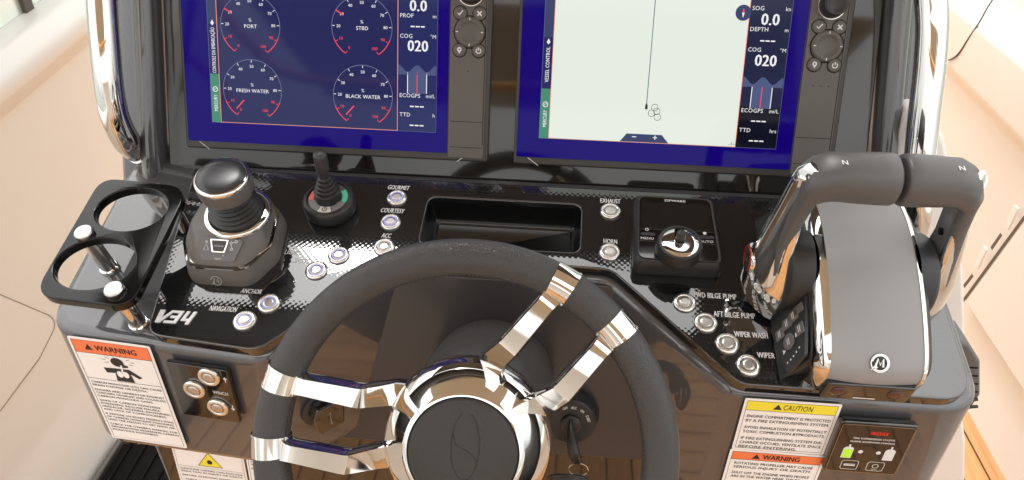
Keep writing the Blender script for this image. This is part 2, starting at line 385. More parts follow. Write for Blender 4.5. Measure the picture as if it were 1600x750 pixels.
# hull sides: one long profile each
def hull(name, prof, rise):
    mb = MB(); rings = []
    for q in range(25):
        y = HULL_Y0+(HULL_Y1-HULL_Y0)*q/24
        rings.append([(px_, y, pz+(rise*(y-1.5) if pz > .5 else 0)) for px_, pz in prof])
    n = len(prof); vs = [p for r in rings for p in r]; fs = []
    for q in range(24):
        for k in range(n-1): fs.append((q*n+k, q*n+k+1, (q+1)*n+k+1, (q+1)*n+k))
    mb.add(vs, fs); return mb.build(name, 'cream', smooth=13, kind='structure')
XR = GR.at(1541, 700)[0]
def smooth_prof(pts, r): 
    out = [pts[0]]
    for i in range(1, len(pts)-1):
        p, a, c = Vec(pts[i]), Vec(pts[i-1]), Vec(pts[i+1]); d1, d2 = a-p, c-p
        t = min(r, d1.length*.45, d2.length*.45); s_, e_ = p+d1.normalized()*t, p+d2.normalized()*t
        for k in range(5):
            f = k/4; q = s_*(1-f)**2+p*2*f*(1-f)+e_*f*f; out.append((q.x, q.y))
    return out+[pts[-1]]
hull('hull_side', smooth_prof([(XR, -.01), (XR+.012, .135), (XR+.004, .70), (XR-.03, .745), (XR-.035, .90), (XR+.01, .945), (XR+.32, .965), (XR+.34, -.9)], .014), .02)
XL = GR.at(172, 722)[0]
hull('hull_side', smooth_prof([(XL, -.01), (XL-.06, .20), (-1.30, .86), (-1.25, .915), (-1.255, .955), (-1.30, .99), (-1.62, 1.01), (-1.64, -.9)], .016), .09)
# roof over the helm with an open hatch just ahead of the screens
rf = MB(); rf.plate(rp([(-1.13, .70), (.68, .70), (.68, 2.3), (-1.13, 2.3)], .06), 2.07, 2.13, .01, holes=[rp([(-1.06, .925), (.37, .925), (.37, 1.115), (-1.06, 1.115)], .03)])
rf.build('roof', 'roof', kind='structure')
rr_ = MB(); rr_.plate(rp([(-1.13, -.15), (.68, -.15), (.68, .695), (-1.13, .695)], .06), 2.07, 2.13, .01); rr_.build('roof', 'roof_liner', kind='structure')
aw = MB(); aw.plate(rp([(-1.4, -2.4), (1.3, -2.4), (1.3, -1.1), (-1.4, -1.1)], .1), 2.35, 2.36, .003)
aw.build('reflection_sheet', 'reflection_sheet', kind='structure')  # unseen tan sheet, added to give the screen panel a brown reflection
# aft cockpit behind the photographer
bk = MB(); bk.box(-1.5, -2.6, 0, 1.5, -2.45, 1.85, .02); bk.build('aft_bulkhead', 'cream', kind='structure')
fr = thing('reflection_tubes', 'unseen bent orange tubes added to mirror as lines beside the screens', 'reflection tubes')  # unseen tubes and posts added aft for their reflections
mat('orange_tube', (.80, .36, .08), .35)
def curve_pts(P):
    P = [Vec(p) for p in P]; out = []
    for i in range(len(P)-1):
        a, b_, c, d = P[max(i-1, 0)], P[i], P[i+1], P[min(i+2, len(P)-1)]
        for q in range(8):
            t = q/8; out.append(.5*((2*b_)+(c-a)*t+(2*a-5*b_+4*c-d)*t*t+(3*b_-a-3*c+d)*t**3))
    return out+[P[-1]]
MB().tube(curve_pts([(-1.95, -.6, 2.36), (-1.64, -.6, 2.036), (-1.44, -.6, 1.945), (-1.26, -.6, 1.807), (-1.16, -.6, 1.70)]), .017, 10).build('tube', 'orange_tube', fr, smooth=70)
MB().tube(curve_pts([(-1.45, -.6, 2.34), (-1.25, -.6, 2.06), (-1.11, -.6, 1.914), (-.967, -.6, 1.815), (-.72, -.6, 1.789), (-.2, -.6, 1.80), (.9, -.6, 1.83)]), .017, 10).build('tube', 'orange_tube', fr, smooth=70)
for xp in (-1.08, .62):
    po = MB(); po.box(xp-.02, -.12, 0.0, xp+.02, -.08, 2.07, .004); po.build('post', 'chrome', fr)  # unseen roof posts, added to mirror in the screens and chrome
# ================================================================== CONSOLE
console = thing('helm_console', 'charcoal gelcoat helm console carrying the screens, the switches and the steering wheel', 'console')
BODY = rp([(-.5940, .07), (-.5885, -.2474), (-.318, -.270), (-.182, -.130), (.062, -.132), (.198, -.272), (.464, -.272), (.464, .07)],
          [0, .05, .035, .03, .03, .035, .05, 0], 8)
PLATE = rp([(-.490, .006), (-.4535, -.2525), (-.322, -.264), (-.187, -.1215), (.066, -.124), (.2025, -.266), (.443, -.2675), (.4475, .006)],
           [.004, .024, .026, .03, .03, .026, .038, .004], 8)
POCKET = rp([(-.167, -.024), (.0288, -.024), (.0285, -.102), (-.168, -.102)], .012, 5)
ZB = CH-.777
mb = MB(); rings = []
for d_, h_ in ((.016, -.0160), (.009, -.0168), (.004, -.0195), (.001, -.0245), (0, -.031)):
    rings.append([tuple(D.P(a, b_, h_)) for a, b_ in inset(BODY, d_)])
base = rings[-1]
for d_, z_ in ((0, ZB+.012), (.002, ZB+.004), (.007, ZB)):
    rings.append([tuple(Vec((D.P(a, b_, -.031).x, D.P(a, b_, -.031).y, z_))) for a, b_ in inset(BODY, d_)])
mb.loft(rings, cap0=False, cap1=True)
mb.plate(inset(BODY, .0158), -.0200, -.0160, 0, holes=[inset(POCKET, -.003)], M=D.mat)
mb.build('body', 'gelcoat', console, world=True, smooth=40)
mb = MB(D.mat); mb.plate(PLATE, -.0155, 0, .0022, holes=[POCKET]); mb.build('dash_panel', 'carbon', console, world=True)
# storage pocket sunk in the dash
mb = MB(D.mat); r1 = inset(POCKET, -.001)
mb.loft([[(a, b_, -.002) for a, b_ in r1], [(a, b_, -.036) for a, b_ in inset(POCKET, .004)], [(a, b_, -.042) for a, b_ in inset(POCKET, .011)]], cap0=False)
mb.build('storage_pocket', 'pocket', console, world=True, smooth=60)
mb = MB(D.mat); mb.tube([(a, b_, .0004) for a, b_ in inset(POCKET, -.0012)], .0007, 6, closed=True, up=(0, 0, 1)); mb.build('pocket_rim', 'gelcoat', console, world=True)
# recessed panel behind the wheel
mb = MB(RP.mat)
bl = RP.at(860, 703); br = RP.at(995, 719)
mb.plate(rp([(-.32, -.007), (-.32, br[1]), (br[0]+.06, br[1]), (br[0]+.06, -.007)], .004), -.012, 0, .002); mb.build('recess_panel', 'recess', console, world=True)
# shelf step and lower box under the recess
mb = MB(); zb = RP.P(0, br[1]).z; yb = RP.P(0, br[1]).y
mb.box(-.33, yb+.10, zb-.35, .26, yb+.12, zb+.02, .004); mb.build('lower_panel', 'panel_gloss', console, world=True)
mb = MB(); mb.box(-.33, yb+.045, zb-.06, .20, yb+.10, zb-.045, .004); mb.build('knee_shelf', 'matte_dark', console, world=True)
# pedestal under the left wing
xl = PD.at(250, 728)[0]
mb = MB(); mb.plate(rp([(xl, .655), (.34, .655), (.34, 1.15), (xl, 1.15)], .012), .0, ZB-.001, .003); mb.build('pedestal', 'panel_gloss', console, world=True)
# white moulding that the console stands on, seen to the right
Wb = Frame((0, .86, CH), (1, 0, 0), (0, 0, 1))
pts = [Wb.at(*p) for p in [(1420, 176), (1452, 180), (1466, 192), (1478, 222), (1485, 260), (1497, 340), (1506, 420), (1509, 500), (1508, 600), (1506, 660), (1510, 690), (1508, 780), (1300, 800), (1330, 400)]]
mb = MB(Wb.mat @ Matrix.Rotation(0, 4, 'X')); mb.plate(rp(pts, .02, 4), -.30, 0, .006); mb.build('white_moulding', 'white_gel', console, world=True)
# glossy panel round the screens
mb = MB(S.mat); mb.plate(rp([(-.137, -.03), (.800, -.03), (.785, .36), (-.127, .36)], .014), -.014, 0, .002)
mb.build('screen_panel', 'panel_gloss', console, world=True)
# columns at either side of the screens
def column(u_in, u_out, sg):
    mb = MB(S.mat); rings = []
    for i in range(9):
        v = -.06+.45*i/8
        k = (v-.01)/.21
        ui = u_in[0]+(u_in[1]-u_in[0])*k; uo = u_out[0]+(u_out[1]-u_out[0])*k
        wd = abs(uo-ui); prof = [(0, -.05), (0, .010), (.004, .020), (.013, .025), (.022, .021), (.030, .008), (.034, -.002), (.042, -.006), (wd-.012, -.006), (wd-.003, -.014), (wd, -.03), (wd, -.05)]
        rings.append([(ui+sg*x_, v, h_) for x_, h_ in prof])
    mb.loft(rings); return mb
column((-.141, -.136), (-.214, -.206), -1).build('side_column', 'gelcoat', console, world=True, smooth=50)
column((.806, .792), (.868, .850), 1).build('side_column', 'gelcoat', console, world=True, smooth=50)

# printed captions on the dash
for t, x0, x1, y, hp, bo, sh in (('GOURMET', 606, 640, 293, 6.5, .025, .2), ('COURTESY', 595, 632, 329, 6.8, .025, .2), ('ACC', 596, 611, 368, 7, .025, .2),
        ('AMBIENT', 484, 517, 384, 7, .012, .25), ('LIGHTS', 445, 471, 394, 7, .012, .25), ('SPOTS', 458, 483, 407, 7, .012, .25), ('ANCHOR', 376, 409, 455, 7, .012, .25), ('NAVIGATION', 327, 371, 482.5, 8, .02, .25),
        ('EXHAUST', 938, 969, 314, 6.6, .02, 0), ('HORN', 943, 964, 377, 7, .02, 0), ('FWD BILGE PUMP', 1084, 1150, 462, 8, .016, 0), ('AFT BILGE PUMP', 1115, 1179, 492, 8.5, .016, 0), ('WIPER WASH', 1147, 1199, 523, 8.5, .016, 0), ('WIPER', 1183, 1210, 555, 8.5, .016, 0)):
    mb = MB(D.mat); D.cap(mb, t, x0, x1, y, hp, bold=bo, shear=sh); mb.build('caption', 'print', console, world=True, smooth=0)
mb = MB(D.mat)
# V34 badge drawn as slanted strokes
ba = D.at(239, 503, .001); bw = D.at(299, 503, .001)[0]-ba[0]; bh = D.at(268, 485, .001)[1]-ba[1]
def B_(pts): return [(ba[0]+(x_+.13*y_)*bw/1.2, ba[1]+y_*bh) for x_, y_ in pts]
V34 = [B_([(-.06, 1), (.10, 1), (.17, .36), (.33, 1), (.43, 1), (.20, 0), (.06, 0)]),
       B_([(.42, 1.0), (.72, 1.0), (.72, 0), (.32, 0), (.32, .17), (.61, .17), (.61, .41), (.42, .41), (.42, .58), (.61, .58), (.61, .83), (.42, .83)]),
       B_([(.81, 1.0), (.91, 1.0), (.91, .42), (1.02, .42), (1.02, 1.0), (1.13, 1.0), (1.13, -.02), (1.02, -.02), (1.02, .24), (.81, .24)])]
for p in V34:
    mb = MB(D.mat); mb.plate(p, .0002, .0016, 0); mb.build('badge_character', 'print', console, world=True, smooth=0)

# ================================================================== STICKERS
def sticker(name, label, F, corners, M_only=False):
    """quad from four photo corners TL TR BR BL -> root matrix, width, height"""
    P = [F.at(*c) for c in corners]
    cx = sum(p[0] for p in P)/4; cy = sum(p[1] for p in P)/4
    wd = ((P[1][0]-P[0][0])+(P[2][0]-P[3][0]))/2; ht = ((P[0][1]-P[3][1])+(P[1][1]-P[2][1]))/2
    rot = math.atan2((P[1][1]-P[0][1])+(P[2][1]-P[3][1]), (P[1][0]-P[0][0])+(P[2][0]-P[3][0]))
    return thing(name, label, 'sticker', F.M(cx, cy, 0, rot)), wd, ht
def para(mb, lines, x0, y0, lh, h, x1=None, bold=.016, z=.0009):
    y = y0
    for ln in lines:
        if ln:
            vs, _ = glyphs(ln, bold, 0); k = h/.69
            wn = (max(v[0] for v in vs)-min(v[0] for v in vs))*k*1.18
            mb.text(ln, x0, y, h, min(wn, x1-x0) if x1 else wn, 'L', bold=bold, z=z); y -= lh
        else: y -= lh*.55
def frame_line(mb, x0, y0, x1, y1, t, z=.0009): mb.stroke([(x0, y0), (x1, y0), (x1, y1), (x0, y1)], t, z, True)
def hazard(mbk, cx, cy, s, z): mbk.poly([(cx-s*.58, cy-s*.5), (cx+s*.58, cy-s*.5), (cx, cy+s*.5)], z)
r, wd, ht = sticker('warning_sticker', 'tall white warning sticker with orange band and coughing figure on the left front panel', FL, [(108.9, 524.6), (238.9, 541.5), (288.8, 699.5), (172.2, 682.2)])
X, Y = wd/2, ht/2
MB().plate(rp([(-X, -Y), (X, -Y), (X, Y), (-X, Y)], .003, 3), .0001, .0006, 0).build('paper', 'label_white', r)
m_ = .0035
MB().rect(-X+m_, Y-.0235, X-m_, Y-m_, .0007).build('orange_band', 'orange', r, smooth=0)
k_ = MB(); frame_line(k_, -X+m_, -Y+m_, X-m_, Y-m_, .0006); k_.stroke([(-X+m_, Y-.066), (X-m_, Y-.066)], .0006, .0009); k_.stroke([(-X+m_, Y-.0235), (X-m_, Y-.0235)], .0005, .0009)
k_.text('WARNING', .005, Y-.0135, .0082, .052, bold=.03, z=.0010); hazard(k_, -.029, Y-.0135, .009, .0010)
# figure: head, shoulders, arms
hx, hy = .001, Y-.0335
k_.poly(circle(hx, hy, .0083, 18, .0072), .0009); k_.poly([(hx+.004, hy-.001), (hx+.0125, hy-.0045), (hx+.0118, hy-.0072), (hx+.004, hy-.008)], .00091)
k_.poly([(hx-.021, hy-.0115), (hx-.005, hy-.0105), (hx+.003, hy-.0105), (hx+.012, hy-.010), (hx+.026, hy-.0215), (hx+.021, hy-.024), (hx+.012, hy-.0175), (hx+.0135, hy-.0315), (hx-.0095, hy-.0315), (hx-.008, hy-.0185), (hx-.019, hy-.0195)], .0009)
for q in range(11):
    a = PI*(-.05+1.1*q/10); k_.stroke([(hx+.0125*math.cos(a)+.002, hy+.0095*math.sin(a)), (hx+.0185*math.cos(a)+.002, hy+.014*math.sin(a))], .0006, .0009) if q % 2 == 0 else k_.stroke([(hx+.016*math.cos(a)+.002, hy+.012*math.sin(a)), (hx+.021*math.cos(a)+.002, hy+.0155*math.sin(a))], .0006, .0009)
para(k_, ['CARBON MONOXIDE (CO) CAN CAUSE', 'BRAIN DAMAGE OR DEATH.', '', 'ENGINES AND GENERATOR EXHAUST', 'CONTAINS ODORLESS AND COLORLESS', 'CARBON MONOXIDE GASES.', '', 'SIGNS OF CARBON MONOXIDE', 'POISONING INCLUDE NAUSEA,', 'HEADACHE, DIZZINESS, DROWSINESS,', 'AND LACK OF CONSCIOUSNESS.', '', 'IF ANYONE ON BOARD PRESENTS SIGNS', 'OF CARBON MONOXIDE POISONING,', 'LEAD THE PERSON TO GET FRESH AIR.', '', "CHECK THE OWNER'S MANUAL FOR", 'INFORMATIONS REGARDING CARBON', 'MONOXIDE POISONING.'], -X+.0065, Y-.0725, .0053, .0032, X-.006)
k_.build('printing', 'ink', r, smooth=0)
lm = MB(); lm.poly(circle(hx-.002, hy-.0195, .004, 10, .0055), .0011); lm.poly(circle(hx+.0055, hy-.0195, .004, 10, .0055), .0011); lm.stroke([(hx+.004, hy-.004), (hx+.003, hy-.011), (hx+.002, hy-.016)], .0022, .0011)
lm.build('lung_mark', 'label_white', r, smooth=0)
# caution sticker
r, wd, ht = sticker('caution_sticker', 'white caution sticker with a yellow band beside the fire suppression panel', FR, [(1164, 621), (1315, 631.9), (1287.5, 710), (1143.8, 700.6)])
X, Y = wd/2, ht/2
MB().plate(rp([(-X, -Y), (X, -Y), (X, Y), (-X, Y)], .002, 3), .0001, .0006, 0).build('paper', 'label_white', r)
m_ = .0033
MB().rect(-X+m_, Y-.0175, X-m_, Y-m_, .0007).build('yellow_band', 'yellow', r, smooth=0)
k_ = MB(); frame_line(k_, -X+m_, -Y+m_, X-m_, Y-m_, .0006); k_.stroke([(-X+m_, Y-.0175), (X-m_, Y-.0175)], .0005, .0009)
k_.text('CAUTION', .007, Y-.0103, .0078, .031, bold=.004, shear=.15, z=.0010); hazard(k_, -.0145, Y-.0103, .008, .0010)
para(k_, ['ENGINE COMPARTMENT IS PROTECTED', 'BY A FIRE EXTINGUISHING SYSTEM.', '', 'AVOID INHALATION OF POTENTIALLY', 'TOXIC COMBUSTION BYPRODUCTS.', '', 'IF FIRE EXTINGUISHING SYSTEM DIS-', 'CHARGE OCCURS, VENTILATE SPACE', 'BEFORE ENTERING.'], -X+.0065, Y-.0265, .0070, .0042, X-.006)
k_.build('printing', 'ink', r, smooth=0)
# warning sticker under it
r, wd, ht = sticker('warning_sticker', 'white rotating propeller warning sticker with orange band below the yellow caution sticker', FR, [(1141, 700.9), (1288.8, 711.2), (1265.5, 782), (1122, 770)])
X, Y = wd/2, ht/2
MB().plate(rp([(-X, -Y), (X, -Y), (X, Y), (-X, Y)], .002, 3), .0001, .0006, 0).build('paper', 'label_white', r)
MB().rect(-X+m_, Y-.0165, X-m_, Y-m_, .0007).build('orange_band', 'orange', r, smooth=0)
k_ = MB(); frame_line(k_, -X+m_, -Y+m_, X-m_, Y-m_, .0006); k_.stroke([(-X+m_, Y-.0165), (X-m_, Y-.0165)], .0005, .0009)
k_.text('WARNING', .005, Y-.0098, .0078, .041, bold=.035, z=.0010); hazard(k_, -.0225, Y-.0098, .008, .0010)
para(k_, ['ROTATING PROPELLER MAY CAUSE', 'SERIOUS INJURY OR DEATH.', '', 'SHUT OFF THE ENGINE WHEN PEOPLE', 'ARE IN THE WATER NEAR THE BOAT.'], -X+.0085, Y-.0228, .0066, .0041, X-.010)
k_.build('printing', 'ink', r, smooth=0)
# fuel sticker and the one beside it
r, wd, ht = sticker('fuel_sticker', 'white sticker with a yellow flame triangle under the lip of the left front panel', PD, [(252, 668), (369, 682), (400, 790), (296, 776)])
X, Y = wd/2, ht/2
MB().plate(rp([(-X, -Y), (X, -Y), (X, Y), (-X, Y)], .002, 3), .0001, .0006, 0).build('paper', 'label_white', r)
ty = Y-ht*.475+.013
tri = [(-.018, ty-.013), (.018, ty-.013), (0, ty+.018)]
MB().poly(tri, .0007).build('flame_triangle', 'yellow', r, smooth=0)
k_ = MB(); frame_line(k_, -X+.003, -Y+.003, X-.003, Y-.003, .0005); k_.stroke(tri, .0018, .0009, True); k_.stroke([(-X+.003, ty-.018), (X-.003, ty-.018)], .0005, .0009)
k_.poly(circle(0, ty-.003, .004, 12, .005), .0009)
para(k_, ['GASOLINE VAPORS CAN EXPLODE', 'RESULTING IN INJURY OR DEATH.', '', 'BEFORE STARTING ENGINES:', '', '- CHECK COMPARTMENT BILGE FOR', '  GASOLINE VAPORS.'], -X+.006, ty-.024, .0062, .0036, X-.006)
k_.build('printing', 'ink', r, smooth=0)
r, wd, ht = sticker('notice_sticker', 'white notice sticker half hidden behind the lower left wheel collar', PD, [(371.5, 682.5), (424, 689), (450, 796), (404, 790)])
X, Y = wd/2, ht/2
MB().plate(rp([(-X, -Y), (X, -Y), (X, Y), (-X, Y)], .002, 3), .0001, .0006, 0).build('paper', 'label_white', r)
k_ = MB(); frame_line(k_, -X+.003, -Y+.003, X-.003, Y-.003, .0005)
para(k_, ['WARNING', '', '1. RUN THE', 'BLOWER 4 MIN', '', '2. CHECK THE', 'BILGE', '', '3. SNIFF FOR', 'VAPORS', '', 'BEFORE START'], -X+.006, Y-.010, .0062, .0036, X-.006)
k_.build('printing', 'ink', r, smooth=0)

# ================================================================== SCREENS
def chart_plotter(label, du, kind):
    r = thing('chart_plotter', label, 'chart plotter', S.M(-.1052+du, .0328, 0), 'chart plotters in the dash')
    Wd, Hd = .4115, .300
    o_ = rp([(0, 0), (Wd, 0), (Wd, Hd), (0, Hd)], .004, 4)
    MB().plate(o_, -.006, .009, .0022).build('housing', 'bezel', r)
    kx = .3585                                     # where the keypad strip begins
    MB().plate(rp([(.004, .010), (kx-.0015, .010), (kx-.0015, Hd-.004), (.004, Hd-.004)], .002, 3), .0088, .0100, .0003).build('glass', 'glass_front', r)
    kp = MB().plate(rp([(kx, .0045), (Wd-.006, .0045), (Wd-.006, Hd-.004), (kx, Hd-.004)], .002, 3), .0088, .0101, .0003).build('keypad', 'keypad_face', r)
    cx = .3835
    g = MB()
    for y_ in (.0185, .052): g.stroke([(kx+.002, y_), (Wd-.008, y_)], .0007, .01015)
    g.stroke([(kx+.002, .1655), (cx-.021, .1655)], .0006, .01015); g.stroke([(cx+.021, .1655), (Wd-.008, .1655)], .0006, .01015)
    g.stroke([(Wd-.0078, .022), (Wd-.0078, Hd-.01)], .0009, .01015); g.build('groove', 'void', kp, smooth=0)
    def btn(x_, y_, sym):
        b_ = MB().lathe([(.0085, .0100), (.0085, .0108), (.0078, .0118), (.0062, .0122), (.004, .0119), (0.0003, .0118)], 24, Matrix.Translation((x_, y_, 0)), cap0=False).build('button', 'keypad_face', r, smooth=50)
        MB().lathe([(.0093, .0102), (.0093, .01035), (.0086, .01035), (.0086, .0102)], 24, Matrix.Translation((x_, y_, 0))).build('button_gap', 'void', b_, smooth=0)
        s_ = MB()
        if sym == 'check': s_.stroke([(x_-.0032, y_-.0002), (x_-.001, y_-.0024), (x_+.0034, y_+.003)], .0015, .0126)
        if sym == 'cross': s_.stroke([(x_-.0027, y_-.0027), (x_+.0027, y_+.0027)], .0017, .0126); s_.stroke([(x_-.0027, y_+.0027), (x_+.0027, y_-.0027)], .0017, .0127)
        if sym == 'pin':
            s_.stroke(circle(x_, y_+.0009, .0021, 14), .0016, .0126, True); s_.poly([(x_-.0022, y_-.0002), (x_, y_-.0046), (x_+.0022, y_-.0002), (x_, y_-.0011)], .0127)
        if sym == 'power':
            s_.stroke([(x_+.003*math.sin(a), y_+.003*math.cos(a)) for a in [PI*(.2+1.6*q/14) for q in range(15)]], .0013, .0126); s_.stroke([(x_, y_+.0005), (x_, y_+.0042)], .0013, .0127)
        s_.build('symbol', 'print', b_, smooth=0)
    btn(cx-.0127, .1885, 'check'); btn(cx+.0120, .1885, 'cross'); btn(cx-.0127, .1427, 'pin'); btn(cx+.0120, .1427, 'power')
    T_ = Matrix.Translation((cx-.0002, .1655, 0))
    d_ = MB().lathe([(.0195, .0100), (.0195, .0112), (.0180, .0135), (.0150, .0142), (.0125, .0128), (.0110, .0118), (.006, .0114), (.0003, .0113)], 40, T_, cap0=False).build('cursor_dial', 'keypad_face', r, smooth=60)
    s_ = MB()
    for q in range(4):
        a = q*PI/2; s_.stroke([(cx+.0145*math.cos(a), .1655+.0145*math.sin(a)), (cx+.0175*math.cos(a), .1655+.0175*math.sin(a))], .0011, .0146)
    s_.build('symbol', 'print', d_, smooth=0)
    MB().lathe([(.0206, .0102), (.0206, .0105), (.0193, .0105), (.0193, .0102)], 40, T_).build('dial_gap', 'void', d_, smooth=0)
    T_ = Matrix.Translation((cx, .2145, 0)) @ Matrix.Diagonal((.88, .88, .88, 1))
    kn = MB().lathe([(.0185, .0112), (.0185, .0125), (.0172, .0128), (.0165, .0255), (.0150, .0290), (.0125, .0300), (.0105, .0285), (.0080, .0275), (.0003, .0272)], 44, T_, cap0=False, wob=lambda k, i: 1.0 if i not in (2, 3) or k % 2 else .975).build('rotary_knob', 'matte_dark', r, smooth=60)
    MB().lathe([(.0196, .0115), (.0196, .0122), (.0180, .0122)], 40, T_).build('knob_ring', 'steel', kn, smooth=0)
    dots = MB()
    for q in ((0,) if kind == 0 else (-1, 0, 1)): dots.poly(circle(cx-.001+q*.0095, .117, .0008, 8), .0104)
    dots.build('sensor_dot', 'void', kp, smooth=0)
    tick = MB()
    for x0_, x1_ in ((.018, .032), (.384, .370)): tick.add([(x0_, .0095, .0094), (x0_+.0014, .0095, .0094), (x1_+.0014, -.0006, .0094), (x1_, -.0006, .0094)], [(0, 1, 2, 3)])
    tick.build('corner_tick', 'print', r, smooth=0)
    # ---------------- user interface, laid out in device coordinates
    Z = .0102
    off = (.1052-du, -.0328)
    def at(x_, y_):
        p = S.at(x_, y_, .0102); return (p[0]+off[0], p[1]+off[1])
    if kind == 0: ubl, ubr = at(332, 190), at(681, 207.5)
    else: ubl, ubr = at(842, 216.5), at(1212, 232)
    x0, x1, y0, y1 = ubl[0], ubr[0], (ubl[1]+ubr[1])/2, Hd-.010
    xs0 = x0+.0125                                  # after the side tab strip
    xd = x1-.0515                                   # where the data column begins
    ui = MB().rect(xs0, y0, xd, y1, Z).build('display', 'ui_dark' if kind == 0 else 'ui_chart', r, smooth=0)
    MB().rect(xd, y0, x1, y1, Z).build('data_column', 'ui_side', ui, smooth=0) if kind == 0 else MB().rect(xd, y0+.052, x1, y1, Z).build('data_column', 'ui_side_b', ui, smooth=0)
    if kind: MB().rect(xd, y0, x1, y0+.052, Z).build('data_column', 'ui_black', ui, smooth=0)
    ysp = y0+.0635
    MB().rect(x0, y0, xs0, ysp, Z).build('tab', 'ui_green', ui, smooth=0); MB().rect(x0, ysp, xs0, y0+.127, Z).build('tab', 'ui_side', ui, smooth=0); MB().rect(x0, y0+.1272, xs0, y1, Z).build('tab', 'ui_navy', ui, smooth=0)
    wt, rd, gy = MB(), MB(), MB()
    zz = Z+.0003
    def flush(nm):
        nonlocal wt, rd, gy
        for q_, n_, m__ in ((wt, nm, 'ui_white'), (rd, nm+'_red', 'ui_red'), (gy, nm+'_line', 'ui_grey')):
            if q_.v: q_.build(n_, m__, ui, smooth=0)
        wt, rd, gy = MB(), MB(), MB()
    wt.text('MERCURY' if kind else 'MERCURY', x0+.0063, y0+.0255, .0048, .0215, bold=.005, rot=PI/2, z=zz)
    wt.stroke(circle(x0+.0063, y0+.0435, .0032, 16), .0009, zz, True); wt.stroke([(x0+.0045, y0+.0420), (x0+.006, y0+.0450), (x0+.0066, y0+.0425), (x0+.008, y0+.0455)], .0007, zz)
    flush('tab_caption')
    wt.text('VESSEL CONTROL' if kind else 'CONTROLE DA EMBARCAÇÃO', x0+.0063, y0+.0935, .0048, .044 if kind else .058, bold=.006, rot=PI/2, z=zz)
    wt.poly([(x0+.0040, y0+.1215 if kind else y0+.128), (x0+.0063, y0+.1185 if kind else y0+.125), (x0+.0086, y0+.1215 if kind else y0+.128), (x0+.0063, y0+.1260 if kind else y0+.1325)], zz)
    flush('tab_caption')
    gy.stroke([(x0, y0), (x1, y0), (x1, y1)], .0004, zz); gy.stroke([(x0, y0), (x0, y1)], .0004, zz)
    # data column contents
    flush('screen_edge')
    cxm = (xd+x1)/2
    def Y_(py): return (at(660, py)[1] if kind == 0 else at(1195, py)[1])
    rows = dict(sog=14, n1=9, dep=25, d1=42, cog=57, n2=72, wav=112, box=130, eco=150, d2=167, ttd=180, d3=196.5) if kind == 0 else dict(sog=13, n1=30, dep=46, d1=64, cog=78, n2=94.5, wav=131, box=153, eco=173.5, d2=190, ttd=204.5, d3=221)
    def lab(t, u_, py):
        wt.text(t, xd+.003, Y_(py), .0050, None, 'L', bold=.004, z=zz); flush('readout_name')
        if u_: wt.text(u_, x1-.002, Y_(py), .0046, None, 'R', bold=.002, z=zz); flush('readout_unit')
    if kind: lab('SOG', 'kn', rows['sog'])
    wt.text('0.0', cxm, Y_(rows['n1']), .0135, .0215, bold=.025, z=zz); flush('readout')
    lab('DEPTH' if kind else 'PROF', 'm', rows['dep']); lab('COG', '°M', rows['cog']); lab('ECOGPS', 'mi/L', rows['eco']); lab('TTD', 'hrs' if kind else 'h', rows['ttd'])
    wt.text('020', cxm, Y_(rows['n2']), .0135, .0260, bold=.025, z=zz); flush('readout')
    for kk in ('d1', 'd2', 'd3'):
        for q in (-1, 0, 1): wt.rect(cxm+q*.0066-.0026, Y_(rows[kk])-.0008, cxm+q*.0066+.0026, Y_(rows[kk])+.0008, zz)
        flush('readout')
    wv = [(xd+.0008, Y_(rows['wav'])-.0045)]+[(xd+.0008+(x1-xd-.0016)*q/20, Y_(rows['wav'])+.0035+.0045*math.cos(q/20*4*PI)*(1 if q else 1)) for q in range(21)]+[(x1-.0008, Y_(rows['wav'])-.0045)]
    MB().poly(wv, zz).build('wave_graph', 'ui_slate', ui, smooth=0)
    bx0, bx1, by = cxm-.0125, cxm+.0125, Y_(rows['box'])
    MB().rect(bx0, by-.0135, bx1, by+.0135, zz-.0001).build('trim_gauge', 'ui_slate', ui, smooth=0)
    wt.rect(bx0-.0005, by-.0135, bx0+.0005, by+.0135, zz); flush('trim_gauge_bar'); wt.rect(bx1-.0005, by-.0135, bx1+.0005, by+.0135, zz); rd.rect(cxm-.0005, by-.0135, cxm+.0005, by+.0135, zz)
    flush('trim_gauge_bar')
    pe = MB(); pe.stroke([(xs0, y1), (xs0, y0+.0004), (xd, y0+.0004), (xd, y1)], .0010, zz-.0001); pe.build('frame_line', 'ui_peach', ui, smooth=0)
    if kind == 0:
        for gx, gyy, t, val in ((391, 40, 'PORT', 30), (565.5, 43, 'STBD', 30), (394.5, 141, 'FRESH WATER', 3), (567, 150, 'BLACK WATER', 3)):
            c = at(gx, gyy); R = .0395
            ang = lambda v: math.radians(237-294*v/100)
            gy.stroke([(c[0]+R*math.cos(ang(v)), c[1]+R*math.sin(ang(v))) for v in range(0, 101, 2)], .0007, zz)
            rd.stroke([(c[0]+R*math.cos(ang(v)), c[1]+R*math.sin(ang(v))) for v in range(0, 13)], .0011, zz+.0001)
            rd.stroke([(c[0]+R*math.cos(ang(v)), c[1]+R*math.sin(ang(v))) for v in range(88, 101)], .0011, zz+.0001)
            for v in range(0, 101, 10):
                tgt = rd if v in (0, 10, 90, 100) else wt
                tgt.stroke([(c[0]+R*.98*math.cos(ang(v)), c[1]+R*.98*math.sin(ang(v))), (c[0]+R*.90*math.cos(ang(v)), c[1]+R*.90*math.sin(ang(v)))], .0008, zz+.0002)
                tgt.text(str(v), c[0]+R*.78*math.cos(ang(v)), c[1]+R*.78*math.sin(ang(v)), .0037, bold=.006, z=zz)
            a = ang(val); r0_, r1_ = (.72, 1.0) if val > 10 else (.45, .85)
